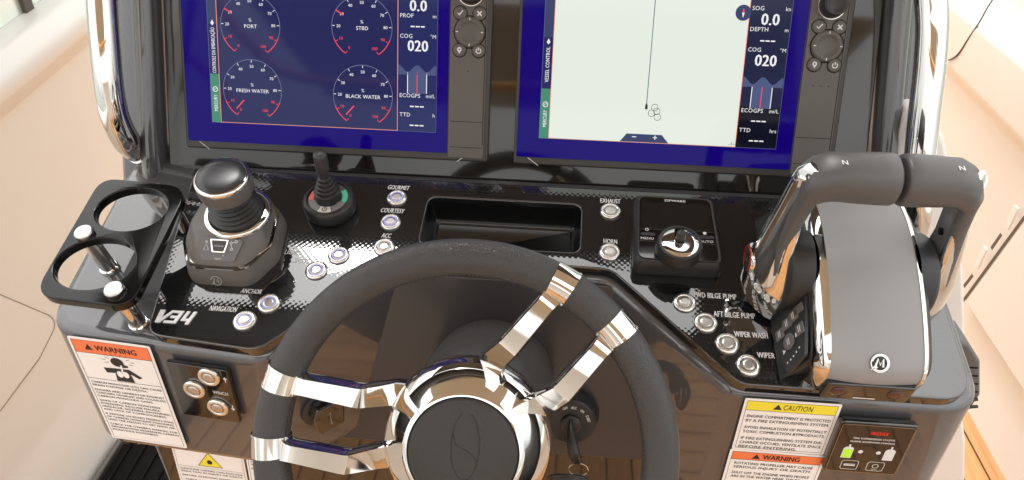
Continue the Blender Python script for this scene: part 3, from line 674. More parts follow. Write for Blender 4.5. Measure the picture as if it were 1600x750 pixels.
            rd.stroke([(c[0]+R*r0_*math.cos(a), c[1]+R*r0_*math.sin(a)), (c[0]+R*r1_*math.cos(a), c[1]+R*r1_*math.sin(a))], .0017, zz+.0003)
            wt.text('%', c[0], c[1]+.0070, .0042, z=zz); wt.text(t, c[0]+.0003, c[1]-.0008, .0046, bold=.008, z=zz)
            flush('tank_gauge')
    else:
        p0, p1 = at(1024, 0), at(1010, 166); ti = MB(); ti.stroke([(p0[0]+.004, y1-.001), p0, p1], .0011, zz); ti.build('track_line', 'ui_track', ui, smooth=0)
        ik = MB(); ik.poly([(p1[0]-.0016, p1[1]-.004), (p1[0]+.0016, p1[1]-.004), (p1[0]+.0016, p1[1]+.001), (p1[0], p1[1]+.005), (p1[0]-.0016, p1[1]+.001)], zz+.0001)
        for q in ((1023, 168), (1018, 177), (1026, 174), (1027, 183)):
            c = at(*q); ik.stroke(circle(c[0], c[1], .0042, 18), .0006, zz, True); ik.poly(circle(c[0], c[1], .0004, 6), zz)
        c = at(1148, 224); ik.text('0.1 nm', c[0], c[1], .0026, z=zz); ik.stroke([(c[0]-.008, c[1]-.002), (c[0]+.009, c[1]-.002)], .0004, zz)
        ik.build('chart_marks', 'ui_ink', ui, smooth=0)
        pl_ = [at(968, 223), at(1044, 226.5), at(1034, 211), at(979, 208.5)]
        MB().poly([(pl_[0][0], y0+.0008), (pl_[1][0], y0+.0008), pl_[2], (pl_[3][0], pl_[2][1])], zz).build('zoom_bar', 'ui_navy', ui, smooth=0)
        ym = y0+.0073; cz = (pl_[0][0]+pl_[1][0])/2
        wt.rect(cz-.0160, ym-.0005, cz-.0105, ym+.0006, zz+.0002); wt.rect(cz+.0108, ym-.0005, cz+.0163, ym+.0006, zz+.0002); wt.rect(cz+.0130, ym-.0027, cz+.0141, ym+.0028, zz+.0003)
        flush('zoom_sign')
        c = at(1161.5, 20); MB().poly(circle(c[0], c[1], .0096, 28), zz).build('compass_button', 'ui_navy', ui, smooth=0)
        rd.poly([(c[0]-.0016, c[1]), (c[0]+.0016, c[1]), (c[0], c[1]+.0062)], zz+.0002); wt.poly([(c[0]-.0016, c[1]), (c[0]+.0016, c[1]), (c[0], c[1]-.0062)], zz+.0002)
    flush('compass_needle')
    return r
chart_plotter('chart plotter showing four round tank gauges on dark blue', 0, 0)
chart_plotter('chart plotter showing a pale empty chart with one track line', .44566, 1)

# ================================================================== PUSH BUTTONS
def push_button(label, M, lit):
    r = thing('push_button', label, 'switch', M, 'round steel push buttons')
    MB().lathe([(.0118, 0), (.0130, .0004), (.0132, .0016), (.0122, .0031), (.0100, .0036), (.0088, .0034), (.0084, .0026)], 40, cap0=False, cap1=False).build('bezel', 'steel', r, smooth=60)
    MB().lathe([(.0082, .0022), (.0082, .0027), (.0070, .0027), (.0070, .0022)], 32).build('ring', 'glow' if lit else 'steel_groove', r, smooth=30)
    MB().lathe([(.0068, .0022), (.0068, .0030), (.0062, .0036), (.004, .0036), (.0002, .0036)], 32, cap0=False).build('cap', 'steel_cap', r, smooth=50)
    return r
SPOTS = [('GOURMET', 620, 308, 1), ('COURTESY', 610, 346, 1), ('ACC', 600, 385, 0), ('AMBIENT', 529, 398, 1), ('SPOTS', 494, 422, 1), ('ANCHOR', 420, 473, 1), ('NAVIGATION', 382, 500, 1),
         ('EXHAUST', 954, 329, 0), ('HORN', 953, 393, 0), ('FWD BILGE PUMP', 1070, 472, 0), ('AFT BILGE PUMP', 1103, 503, 0), ('WIPER WASH', 1137, 536, 0), ('WIPER', 1170, 570, 0)]
proto = {}
where = {'GOURMET': 'under the word', 'COURTESY': 'under the word', 'ACC': 'under the word', 'EXHAUST': 'under the word', 'HORN': 'under the word'}
for t, x_, y_, lit in SPOTS:
    a, b_ = D.at(x_, y_, .002); M_ = D.M(a, b_, 0)
    lb = ('blue lit ' if lit else 'plain ')+'steel push button '+where.get(t, 'beside the word' if t not in ('WIPER',) else 'beside the single word')+' '+t
    if lit not in proto: proto[lit] = push_button(lb, M_, lit)
    else: c = copy_tree(proto[lit]); c.matrix_world = M_; c['label'] = lb

# winch switch panel
a0 = [FL.at(*p) for p in ((263.4, 557.7), (358.7, 571), (378, 655.5), (287.7, 646))]
cx = sum(p[0] for p in a0)/4; cy = sum(p[1] for p in a0)/4
r = thing('winch_panel', 'black winch switch plate with three steel buttons on the left front panel', 'switch panel', FL.M(cx, cy, 0, math.radians(-1.5)))
MB().plate(rp([(-.037, -.044), (.037, -.044), (.037, .044), (-.037, .044)], .002, 3), 0, .006, .001).build('plate', 'gloss', r)
inv = TM[r].inverted()
for x_, y_ in ((326, 590), (303, 609.5), (340, 637.5)):
    q = inv @ FL.P(*FL.at(x_, y_, .009), .009); T_ = Matrix.Translation((q.x, q.y, .0062))
    b_ = MB().lathe([(.0118, 0), (.0130, .0004), (.0132, .0026), (.0122, .0041), (.0100, .0046), (.0088, .0044), (.0084, .0036)], 36, T_, cap0=False, cap1=False).build('button', 'steel', r, smooth=60)
    MB().lathe([(.0086, .0032), (.0086, .0037), (.0068, .0037), (.0068, .0032)], 32, T_).build('ring', 'steel_groove', b_)
    MB().lathe([(.0068, .0032), (.0068, .0040), (.0062, .0046), (.004, .0046), (.0002, .0046)], 32, T_, cap0=False).build('cap', 'steel_cap', b_, smooth=50)
k_ = MB()
q = inv @ FL.P(*FL.at(344.5, 614, .006), .006); k_.text('WINCH', q.x, q.y, .0052, .0185, bold=.006, z=.0063)
for (x_, y_), s_ in (((352, 594), 1), ((364, 637), -1)):
    q = inv @ FL.P(*FL.at(x_, y_, .006), .006); k_.stroke([(q.x, q.y-.004*s_), (q.x, q.y+.002*s_)], .0013, .0063); k_.poly([(q.x-.0026, q.y+.001*s_), (q.x+.0026, q.y+.001*s_), (q.x, q.y+.005*s_)][::s_], .0064)
k_.build('captions', 'print', r, smooth=0)

# fire suppression panel
cs = [(1316, 660), (1428.5, 668), (1399, 741), (1290, 730.5)]
P = [FR.at(*c, .008) for c in cs]; cx = sum(p[0] for p in P)/4; cy = sum(p[1] for p in P)/4
r = thing('fire_panel', 'black fire suppression status panel with green and white bottle symbols', 'control panel', FR.M(cx, cy, 0))
wd = ((P[1][0]-P[0][0])+(P[2][0]-P[3][0]))/2; ht = ((P[0][1]-P[3][1])+(P[1][1]-P[2][1]))/2; X, Y = wd/2, ht/2
MB().plate(rp([(-X-.003, -Y-.003), (X+.003, -Y-.003), (X+.003, Y+.003), (-X-.003, Y+.003)], .006), 0, .009, .002).build('housing', 'gloss', r)
MB().plate(rp([(-X, -Y), (X, -Y), (X, Y), (-X, Y)], .004), .0085, .0097, .0004).build('face', 'panel_gloss', r)
k_ = MB(); k_.stroke(rp([(-X, -Y), (X, -Y), (X, Y), (-X, Y)], .004), .0007, .0099, True); k_.build('edge_line', 'steel_groove', r, smooth=0)
MB().text('FIREQUICK', .003, Y*.70, .0050, .019, bold=.04, shear=.3, z=.0099).build('brand_mark', 'brand_red', r, smooth=0)
k_ = MB(); k_.text('FIRE SUPPRESSION STATUS', .0, Y*.46, .0026, .043, bold=.03, z=.0099); k_.text('ENGINE SHUTDOWN CONTROL', .0, Y*.32, .0026, .047, bold=.03, z=.0099)
def bottle(cx_, cy_): return [(cx_-.0055, cy_-.0095), (cx_+.0055, cy_-.0095), (cx_+.0055, cy_+.006), (cx_+.0035, cy_+.0085), (cx_+.001, cy_+.009), (cx_+.001, cy_+.013), (cx_-.001, cy_+.013), (cx_-.001, cy_+.009), (cx_-.0035, cy_+.0085), (cx_-.0055, cy_+.006)]
k_.poly(bottle(-.022, -.006), .0099); k_.poly(bottle(.0225, -.006), .0099); k_.poly(circle(-.0085, -.004, .0026, 14), .0099); k_.poly(circle(.0105, -.004, .0026, 14), .0099)
for q in (-.0145, .0135): k_.stroke(rp([(q-.009, -.034), (q+.009, -.034), (q+.009, -.0195), (q-.009, -.0195)], .003, 4), .0006, .0099, True)
k_.rect(-.0205, -.0285, -.0085, -.0265, .0099); k_.rect(-.0205, -.0258, -.0085, -.0250, .0099); k_.stroke(circle(.0135, -.0262, .0031, 14), .0007, .0099, True); k_.text('RESET', .0135, -.0315, .0016, z=.0099)
k_.build('printing', 'print', r, smooth=0)
MB().plate(rp([(-.0265, -.0145), (-.0175, -.0145), (-.0175, -.0012), (-.0265, -.0012)], .001), .0100, .0102, 0).build('green_gauge', 'lime', r, smooth=0)

# ================================================================== JOYSTICKS
def emblem(mbr, cx, cy, R, z):
    """round emblem with a wave letter"""
    mbr.stroke([(cx+R*math.cos(a), cy+R*math.sin(a)) for a in [PI*(-.78+1.72*q/24) for q in range(25)]], R*.20, z)
    mbr.stroke([(cx-R*.62, cy-R*.55), (cx-R*.25, cy+R*.55), (cx+R*.02, cy-R*.25), (cx+R*.38, cy+R*.55), (cx+R*.40, cy-R*.50)], R*.26, z+.0001)
    mbr.poly([(cx-R*1.15, cy-R*.95), (cx-R*.25, cy-R*.62), (cx-R*.55, cy-R*.15)], z)
JC = (-.390, -.1135)
r = thing('joystick', 'large piloting joystick with silver capped knob on the left of the dash', 'joystick', D.M(JC[0], JC[1], 0))
def egg(fr, bk, hw, sx=1.0): return rp([(-hw*.62, fr), (hw*.62, fr), (hw, fr*.40), (hw*.90, bk*.55), (hw*.50, bk), (-hw*.50, bk), (-hw*.90, bk*.55), (-hw, fr*.40)], .024, 6)
R3 = lambda pts, h: [(x_, y_, h(x_, y_) if callable(h) else h) for x_, y_ in pts]
MB().loft([R3(egg(-.0675, .056, .0585), 0), R3(egg(-.0675, .056, .0585), .006), R3(egg(-.0655, .055, .057), .014), R3(egg(-.0615, .053, .0535), .0235)], cap0=False, cap1=True).build('skirt', 'taupe', r, smooth=30)
MB().loft([R3(egg(-.0622, .0535, .0540), .0234), R3(egg(-.0622, .0535, .0540), .0258), R3(egg(-.0585, .0505, .051), .0262)], cap0=False).build('chrome_line', 'chrome', r, smooth=30)
MB().loft([R3(egg(-.0585, .0505, .051), .0255), R3(egg(-.0560, .0495, .0495), .0300), R3(egg(-.0350, .043, .0425), .0455), R3(egg(-.0320, .041, .0405), .0470)], cap0=False).build('upper_cover', 'taupe', r, smooth=30)
TJ = Matrix.Translation((.011, .005, 0))
MB().lathe([(.0395, .0462), (.0400, .0490), (.0375, .0515), (.0335, .0520), (.0325, .0500)], 48, TJ, cap0=False, cap1=False).build('boot_ring', 'chrome', r, smooth=60)
prof = [(.0330, .0480)]
for q in range(5):
    h = .052+q*.0060; rr = .0305-q*.0014; prof += [(rr, h), (rr+.0012, h+.0018), (rr-.0022, h+.0040)]
prof += [(.020, .084)]
MB().lathe(prof, 40, TJ, cap0=False).build('boot', 'rubber', r, smooth=60)
kn = MB().lathe([(.0200, .0835), (.0270, .0838), (.0295, .0862), (.0308, .0920), (.0313, .1020), (.0306, .1060)], 60, TJ, wob=lambda k, i: .955 if (k % 6 == 0 and 1 < i < 5) else 1).build('knob', 'taupe', r, smooth=50)
MB().lathe([(.0307, .1055), (.0311, .1078), (.0300, .1102), (.0282, .1110), (.0280, .1100)], 60, TJ, cap0=False, cap1=False).build('knob_ring', 'chrome', kn, smooth=60)
MB().lathe([(.0282, .1100), (.0262, .1114), (.0195, .1128), (.0110, .1135), (.0003, .1137)], 48, TJ, cap0=False).build('knob_cap', 'satin_cap', kn, smooth=80)
# keypad on the sloping front face
ya, ha, yb_, hb = -.0350, .0455, -.0560, .0300
sl_ = Matrix.Translation((.002, (ya+yb_)/2, (ha+hb)/2)) @ Matrix.Rotation(math.atan2(ha-hb, ya-yb_), 4, 'X')
kp = MB().plate(rp([(-.0205, -.0115), (.0195, -.0115), (.0295, .0150), (-.0245, .0150)], .005), .0002, .0018, .0004, M=sl_).build('keypad', 'key_grey', r)
MB().plate(rp([(-.0075, -.0020), (.0085, -.0020), (.0125, .0140), (-.0105, .0140)], .002), .0017, .0032, .0006, holes=[rp([(-.0055, 0), (.0065, 0), (.0098, .0118), (-.0080, .0118)], .0015)], M=sl_).build('key_frame', 'chrome', kp)
MB().plate(rp([(-.0054, .0001), (.0064, .0001), (.0096, .0116), (-.0078, .0116)], .0015), .0010, .0024, .0003, M=sl_).build('key', 'bezel', kp)
k_ = MB(sl_)
k_.text('DOCKING', .0006, .0060, .0018, .0105, z=.0026); k_.text('-', -.005, -.0050, .003, z=.0021); k_.text('+', .006, -.0050, .003, z=.0021); k_.text('ADJUST', .0003, -.0088, .0017, .0085, z=.0021)
k_.stroke([(-.0175, .0005), (-.0145, .0075), (-.0115, .0005)], .0006, .0021, True); k_.stroke(circle(-.0145, .0100, .0011, 8), .0006, .0021, True)
for c in ((.0145, .0100), (.0205, .0118), (.0155, .0030)): k_.stroke(circle(c[0], c[1], .0014, 10), .0006, .0021, True)
k_.stroke([(.0158, .0104), (.0192, .0114)], .0005, .0021); k_.stroke([(.0146, .0086), (.0153, .0044)], .0005, .0021)
k_.build('symbols', 'print', kp, smooth=0)
fm = Matrix.Translation((-.003, -.0667, .0092)) @ Matrix.Rotation(math.radians(72), 4, 'X')
k_ = MB(fm); emblem(k_, 0, 0, .0062, .0012); k_.build('emblem', 'steel_cap', r, smooth=0)

SJ = D.at(518, 326, 0)
r = thing('thruster_joystick', 'small black thruster joystick in a round base with red and green marks', 'joystick', D.M(SJ[0], SJ[1], 0))
MB().lathe([(.0300, 0), (.0325, .003), (.0330, .012), (.0325, .0185), (.0300, .0215), (.0270, .0218), (.0262, .0190)], 56, cap0=False, cap1=False).build('base_ring', 'rubber', r, smooth=60)
fc = MB().lathe([(.0266, .0185), (.0150, .0200), (.0003, .0205)], 48, cap0=False).build('face', 'face_dark', r, smooth=60)
def arc_pad(a0, a1, r0, r1, h): return [(r0*math.cos(a), r0*math.sin(a), h) for a in [a0+(a1-a0)*q/8 for q in range(9)]]+[(r1*math.cos(a), r1*math.sin(a), h-.0004) for a in [a1+(a0-a1)*q/8 for q in range(9)]]
def arc(name, a0, a1, r0, r1, m):
    p = arc_pad(math.radians(a0), math.radians(a1), r0, r1, .0209); MB().add(p, [tuple(range(18))]).build(name, m, fc, smooth=0)
arc('red_mark', 140, 195, .018, .0245, 'red_mark'); arc('green_mark', -15, 40, .018, .0245, 'green_mark'); arc('grey_mark', 196, 247, .013, .0245, 'face_grey'); arc('power_key', 249, 292, .013, .0245, 'face_white'); arc('grey_mark', 294, 344, .013, .0245, 'face_grey')
k_ = MB(); cx, cy = 0, -.0195; k_.stroke([(cx+.0029*math.sin(a), cy+.0029*math.cos(a)) for a in [PI*(.22+1.56*q/14) for q in range(15)]], .0009, .0214); k_.stroke([(cx, cy), (cx, cy+.0036)], .0009, .0214); k_.build('power_symbol', 'ink', fc, smooth=0)
top = (.001, .0105, .0885)
def lean(prof, n=32):
    rings = []
    for rr, h in prof:
        f = max(0, (h-.02)/(.0885-.02)); rings.append([(top[0]*f+rr*math.cos(2*PI*k/n), top[1]*f+rr*math.sin(2*PI*k/n)*.98, h) for k in range(n)])
    return rings
prof = [(.0160, .0200), (.0158, .0290)]
for q in range(5):
    h = .0300+q*.0050; rr = .0165-q*.0020; prof += [(rr, h), (rr, h+.0025), (rr-.0022, h+.0038)]
prof += [(.0062, .0560)]
MB().loft(lean(prof), cap0=False).build('boot', 'rubber', r, smooth=50)
MB().loft(lean([(.0058, .0540), (.0060, .0600), (.0078, .0640), (.0084, .0700), (.0084, .0850), (.0078, .0880), (.0060, .0890), (.0003, .0892)]), cap0=False).build('stick', 'stick_grey', r, smooth=50)

# ================================================================== TRIM TAB CONTROLLER
cs = [D.at(*c, .024) for c in ((994, 303), (1119, 311), (1130, 419), (986, 405))]
cx = sum(c[0] for c in cs)/4; cy = sum(c[1] for c in cs)/4
X = ((cs[1][0]-cs[0][0])+(cs[2][0]-cs[3][0]))/4; Y = ((cs[0][1]-cs[3][1])+(cs[1][1]-cs[2][1]))/4
r = thing('trim_controller', 'square black trim controller with a silver faced rotary knob on the dash', 'control unit', D.M(cx, cy, 0))
o_ = lambda s_: rp([(-X*s_, -Y*s_), (X*s_, -Y*s_), (X*.93*s_, Y*s_), (-X*.93*s_, Y*s_)], .009, 6)
MB().loft([R3(o_(1.0), 0), R3(o_(1.02), .004), R3(o_(1.02), .016), R3(o_(.985), .0235), R3(o_(.955), .0252), R3(o_(.93), .0248)], cap0=False).build('housing', 'matte_dark', r, smooth=40)
MB().plate(o_(.915), .0240, .0256, .0005).build('face', 'gloss', r)
k_ = MB(); k_.stroke(o_(.915), .0008, .0259, True); k_.stroke([(-X*.88, -Y*.08), (X*.86, -Y*.08)], .0006, .0258); k_.stroke([(-X*.88, -Y*.43), (X*.88, -Y*.43)], .0007, .02585); k_.build('face_line', 'bezel', r, smooth=0)
MB().plate(rp([(-X*.82, -Y*.04), (X*.82, -Y*.04), (X*.80, Y*.74), (-X*.80, Y*.74)], .003), .0255, .0259, .0001).build('display', 'panel_gloss', r)
k_ = MB(); k_.text('ZIPWAKE', 0, Y*.82, .0034, .026, bold=.05, z=.0262); k_.text('MENU', -X*.70, -Y*.36, .0036, .015, bold=.012, z=.0262); k_.text('AUTO', X*.66, -Y*.36, .0036, .016, bold=.012, z=.0262)
k_.poly(circle(X*.64, -Y*.12, .0022, 12), .0262); k_.stroke(circle(-X*.70, -Y*.10, .0018, 12), .0008, .0262, True); k_.stroke([(X*.44, -Y*.24), (X*.50, -Y*.24)], .0008, .0262)
k_.build('captions', 'print', r, smooth=0)
for sx in (-1, 1): MB().plate(rp([(X*.68*sx-.0085, -Y*.28), (X*.68*sx+.0085, -Y*.28), (X*.68*sx+.0085, -Y*.19), (X*.68*sx-.0085, -Y*.19)], .002), .0255, .0266, .0004).build('key', 'matte_dark', r)
kc = D.at(1063, 378, .044); KT = Matrix.Translation((kc[0]-cx, kc[1]-cy, 0))
kb = MB().lathe([(.0258, .0255), (.0266, .0275), (.0262, .0400), (.0245, .0438), (.0218, .0442), (.0212, .0430)], 60, KT, cap0=False, cap1=False, wob=lambda k, i: .975 if (k % 5 == 0 and 0 < i < 3) else 1).build('knob', 'matte_dark', r, smooth=50)
MB().lathe([(.0216, .0428), (.0205, .0436), (.0120, .0440), (.0003, .0441)], 48, KT, cap0=False).build('knob_face', 'chrome', kb, smooth=80)
MB().plate(rp([(-.0062, -.0035), (.0062, -.0035), (.0062, .0205), (-.0062, .0205)], .006), .0440, .0452, .0004, M=KT).build('recess', 'gloss', kb)
MB().lathe([(.0052, .0440), (.0056, .0500), (.0048, .0560), (.0003, .0570)], 20, KT @ Matrix.Translation((0, .004, 0)), cap0=False).build('thumb_wheel', 'matte_dark', kb, smooth=50)

# ================================================================== THROTTLE
r = thing('throttle_control', 'grey twin lever throttle control with chrome edged drum housing and joined grips', 'throttle')
AL, AR = .268, .377
def drum(ins):
    """side outline of the housing in (b, h), front low to back"""
    pts = [(-.2650, .000), (-.2690, .020), (-.2690, .038), (-.260, .052), (-.233, .068), (-.190, .086), (-.150, .097), (-.110, .101), (-.075, .094), (-.045, .074), (-.026, .044), (-.018, .000)]
    # smooth by Catmull-Rom
    out = []
    for i in range(len(pts)-1):
        p0, p1, p2, p3 = pts[max(i-1, 0)], pts[i], pts[i+1], pts[min(i+2, len(pts)-1)]
        for q in range(6):
            t = q/6; f = lambda a, b_, c, d: .5*((2*b_)+(-a+c)*t+(2*a-5*b_+4*c-d)*t*t+(-a+3*b_-3*c+d)*t**3)
            out.append((f(p0[0], p1[0], p2[0], p3[0]), f(p0[1], p1[1], p2[1], p3[1])))
    out.append(pts[-1]); c = (-.14, .0)
    return [(c[0]+(x_-c[0])*(1-ins/.13), y_*(1-ins/.10)) for x_, y_ in out]
def drum_slab(a0, a1, i0, i1, name, m, i_mid=None, par=r, smooth=40, crown=0):
    rings = []
    for k in range(13 if crown else 2):
        f = k/(12 if crown else 1); a = a0+(a1-a0)*f; ins = (i0+(i1-i0)*f)-crown*4*f*(1-f)
        rings.append([(a, x_, y_) for x_, y_ in drum(ins)])
    return MB(D.mat).loft(rings).build(name, m, par, world=True, smooth=smooth)
drum_slab(AL+.012, AR-.005, .0012, .0012, 'top_cover', 'cover', crown=.004)
# chrome edges: left is a broad bevelled band, right a thin line
rings = [[(AL+.0125, x_, y_) for x_, y_ in drum(.0002)], [(AL+.0105, x_, y_) for x_, y_ in drum(.0002)], [(AL, x_, y_) for x_, y_ in drum(.011)], [(AL-.001, x_, y_) for x_, y_ in drum(.016)]]
MB(D.mat).loft(rings).build('chrome_edge', 'chrome', r, world=True, smooth=50)
rings = [[(AR-.0055, x_, y_) for x_, y_ in drum(.0002)], [(AR-.002, x_, y_) for x_, y_ in drum(.0004)], [(AR, x_, y_) for x_, y_ in drum(.003)]]
MB(D.mat).loft(rings).build('chrome_edge', 'chrome', r, world=True, smooth=50)
MB(D.mat).loft([[(.2450, -.14+(x_+.14)*.985, y_*.05) for x_, y_ in drum(.010)], [(AL-.0025, x_, y_) for x_, y_ in drum(.0165)], [(AL+.001, x_, y_) for x_, y_ in drum(.0175)]]).build('side_cheek', 'matte_dark', r, world=True, smooth=40)
drum_slab(AR, AR+.006, .004, .010, 'side_cheek', 'matte_dark')
# front emblem and the two lenses under the lip
MB(D.mat).plate(rp([(AL+.014, -.2755), (AR-.007, -.2755), (AR-.007, -.2600), (AL+.014, -.2600)], .004), .0008, .0300, .002).build('front_fascia', 'panel_gloss', r, world=True)
DF = drum(0)
p, q = Vec(DF[14]), Vec(DF[17]); dirv = (q-p).normalized(); mid = (p+q)/2
def on_drum(f0, lift, a):
    p, q = Vec(DF[f0]), Vec(DF[f0+2]); d = (q-p).normalized(); m_ = (p+q)/2; nn = Vec((-d.y, d.x)); m_ = m_+nn*lift
    o = D.P(a, m_.x, m_.y); u = D.u; v = D.v*d.x+D.n*d.y
    return Frame(o, u, v).mat
k_ = MB(on_drum(17, .0030, .3265)); k_.lathe([(.0092, 0), (.0092, .0008), (.0085, .0012), (.0003, .0012)], 28, cap0=False); em = k_.build('emblem_disc', 'matte_dark', r, world=True)
k_ = MB(on_drum(17, .0043, .3265)); emblem(k_, 0, 0, .0078, .0002); k_.stroke(circle(0, 0, .0088, 28), .0012, .0002, True); k_.build('emblem', 'chrome', em, world=True, smooth=0)
mat('lens', (.07, .03, .026), .12)
FA = Frame(D.P(0, -.2756, .015), D.u, D.n).mat
for a in (.296, .352):
    k_ = MB(FA); k_.lathe([(.0080, 0), (.0075, .0010), (.005, .0016), (.0003, .0017)], 24, M=Matrix.Translation((a, .002, 0)), cap0=False); k_.build('lens', 'lens', r, world=True, smooth=60)
k_ = MB(FA); k_.rect(.314, -.010, .336, -.0078, .0003); k_.build('plate_mark', 'print', r, world=True, smooth=0)
# keypad on the left cheek
KF = Frame(D.P(.2442, -.22, .004), D.v*-1, D.u*.30+D.n*.954)
kq = lambda *c: KF.at(*c, .001)
kpd = MB(KF.mat).plate(rp([kq(*c) for c in ((1203, 515), (1230, 584), (1257, 553), (1259, 459), (1246, 464), (1226, 496))], .004), -.0030, .0010, .0003).build('keypad', 'matte_dark', r, world=True)
def qkey(px_, py_, w_, h_):
    c = kq(px_, py_); MB(KF.mat).plate(rp([(c[0]-w_/2, c[1]-h_/2), (c[0]+w_/2, c[1]-h_/2), (c[0]+w_/2, c[1]+h_/2), (c[0]-w_/2, c[1]+h_/2)], .0015, 3), .0010, .0026, .0004).build('key', 'taupe', kpd, world=True); return c
tops = [qkey(1220, 523, .0125, .0150), qkey(1231, 506, .0125, .0150), qkey(1241, 494, .0125, .0150)]
qkey(1249, 483, .0100, .0150); bar_ = qkey(1251, 514, .0130, .0125)
c = kq(1234, 534); MB(KF.mat).plate(circle(c[0], c[1], .0092, 24), .0010, .0028, .0006).build('key', 'taupe', kpd, world=True); tops.append(c); tops.append(bar_)
k_ = MB(KF.mat)
for c in tops: k_.rect(c[0]-.0042, c[1]+.0006, c[0]+.0042, c[1]+.0016, .0030); k_.rect(c[0]-.0036, c[1]-.0020, c[0]+.0036, c[1]-.0010, .0030)
for px_, py_ in ((1231, 567), (1236, 562), (1240.5, 556.5), (1245, 550), (1249.5, 543)): c = kq(px_, py_); k_.poly(circle(c[0], c[1], .0012, 8), .0014)
for px_, py_ in ((1226, 550), (1245, 522.5)): c = kq(px_, py_); k_.poly([(c[0]-.0028, c[1]-.002), (c[0]+.0028, c[1]-.002), (c[0], c[1]+.003)], .0014)
k_.build('symbols', 'print', kpd, world=True, smooth=0)
# pivot bosses and levers
XA = Matrix(((D.n.x, D.v.x*-1, D.u.x, 0), (D.n.y, D.v.y*-1, D.u.y, 0), (D.n.z, D.v.z*-1, D.u.z, 0), (0, 0, 0, 1)))     # local Z along +a
def axis_at(a, b_, h): return Matrix.Translation(D.P(a, b_, h)) @ XA.to_3x3().to_4x4()
PB, PH = -.148, .052
MB(axis_at(AL, PB, PH)).lathe([(.045, .002), (.045, -.018), (.0425, -.0215), (.030, -.0235), (.0003, -.0235)], 56, cap0=False).build('pivot_boss', 'matte_dark', r, world=True, smooth=50)
MB(axis_at(AR, PB, PH)).lathe([(.047, -.002), (.047, .014), (.0445, .018), (.030, .0205), (.0003, .0205)], 56, cap0=False).build('pivot_boss', 'matte_dark', r, world=True, smooth=50)
GB, GH = -.1295, .179
def sect(c, e1, e2, w1, w2, n=28, p=3.2):
    out = []
    for k in range(n):
        t = 2*PI*k/n; x_ = math.copysign(abs(math.cos(t))**(2/p), math.cos(t))*w1; y_ = math.copysign(abs(math.sin(t))**(2/p), math.sin(t))*w2
        out.append(tuple(Vec(c)+Vec(e1)*x_+Vec(e2)*y_))
    return out
def lever(sg, label):
    aO = (AL-.0300) if sg < 0 else (AR+.0295)         # plane of the arm, outside the boss
    aT = .2475 if sg < 0 else .3980                     # where the arm meets the grip
    aC = (.3235 if sg < 0 else .3290)                   # inner end of the grip
    lv = thing('throttle_lever', label, 'lever') if False else None
    rings = []
    path = [(aO, PB-.012, PH-.040, .0085, .022), (aO, PB-.004, PH-.020, .0095, .030), (aO, PB+.002, PH+.010, .0095, .0285), (aO-(.001*sg if 0 else 0), PB+.010, PH+.045, .0092, .0225), (aO+(aT-aO)*.45, PB+.016, PH+.080, .0092, .0205), (aO+(aT-aO)*.85, PB+.0195, PH+.108, .0098, .0215)]
    for a, b_, h, w1, w2 in path: rings.append(sect((a, b_, h), (1, 0, 0), (0, 1, .12), w1, w2))
    # bend into the grip
    d = 1 if sg < 0 else -1
    for t, off_, up_ in ((25, .004, .0), (50, .011, .0), (75, .021, .0)):
        c, s_ = math.cos(math.radians(t)), math.sin(math.radians(t))
        rings.append(sect((aT+d*off_*.8, GB+.0005, GH-.018+.018*s_), (c, 0, -s_*d), (0, 1, .12*c), .0115+.010*s_, .0215+.002*s_, p=2.8))
    for f, w_ in ((.03, .0238), (.3, .0246), (.7, .0252), (.93, .0250), (.985, .0240), (1, .0215)):
        a = aT+d*.024+(aC-aT-d*.024)*f
        rings.append(sect((a, GB, GH), (0, 0, -d), (0, 1, 0), w_*.98, w_, p=2.3))
    L_ = MB(D.mat).loft(rings).build('lever', 'matte', r, world=True, smooth=60)
    # chrome outer skin of the arm
    rings = []
    sk = [(aO, PB-.016, PH-.042, .0240, .007), (aO, PB-.010, PH-.026, .0335, .0110), (aO, PB-.003, PH+.004, .0330, .0105), (aO, PB+.006, PH+.040, .0235, .0065), (aO+(aT-aO)*.45, PB+.015, PH+.080, .0178, .0042), (aO+(aT-aO)*.9, PB+.0192, PH+.112, .0180, .0042), (aT+d*.0020, GB, GH+.002, .0180, .0038), (aT+d*.0075, GB-.0005, GH+.0120, .0140, .0020)]
    for i, (a, b_, h, w2, th) in enumerate(sk):
        rings.append(sect((a+sg*.0052, b_-.0045, h), (.76, -.65*sg, 0), (sg*.65, .76, .1), th*1.35, w2*.92, p=2.3))
    MB(D.mat).loft(rings).build('chrome_skin', 'chrome', L_, world=True, smooth=50)
    T_ = MB(Frame(D.P(aT+d*.0215, GB-.004, GH+.0236), D.u, D.v).mat)
    T_.text('N', 0, 0, .0058, .0052, bold=.02); T_.build('neutral_mark', 'print', L_, world=True, smooth=0)
    return L_
lever(-1, ''); Lr = lever(1, '')
MB(axis_at(AR+.0205, PB+.012, PH+.062)).lathe([(.0040, -.004), (.0040, .0), (.0030, .0), (.0030, -.003)], 14).build('screw_socket', 'void', Lr, world=True)
# trim switch on the left lever: red ringed round button
k_ = MB(axis_at(AL-.0500, PB+.010, PH+.002)); k_.lathe([(.018, .006), (.0185, -.003), (.0165, -.006), (.0003, -.0065)], 36, cap0=False); tb = k_.build('trim_button', 'chrome', r, world=True, smooth=50)
k_ = MB(axis_at(AL-.0500, PB+.010, PH+.002)); k_.lathe([(.0146, -.0062), (.0146, -.0070), (.0131, -.0072), (.0131, -.0062)], 36); k_.build('red_ring', 'red_ring', tb, world=True)
k_ = MB(axis_at(AL-.0500, PB+.010, PH+.002)); k_.lathe([(.0126, -.0062), (.0110, -.0068), (.0003, -.0068)], 28, cap0=False); k_.build('button_face', 'bezel', tb, world=True)

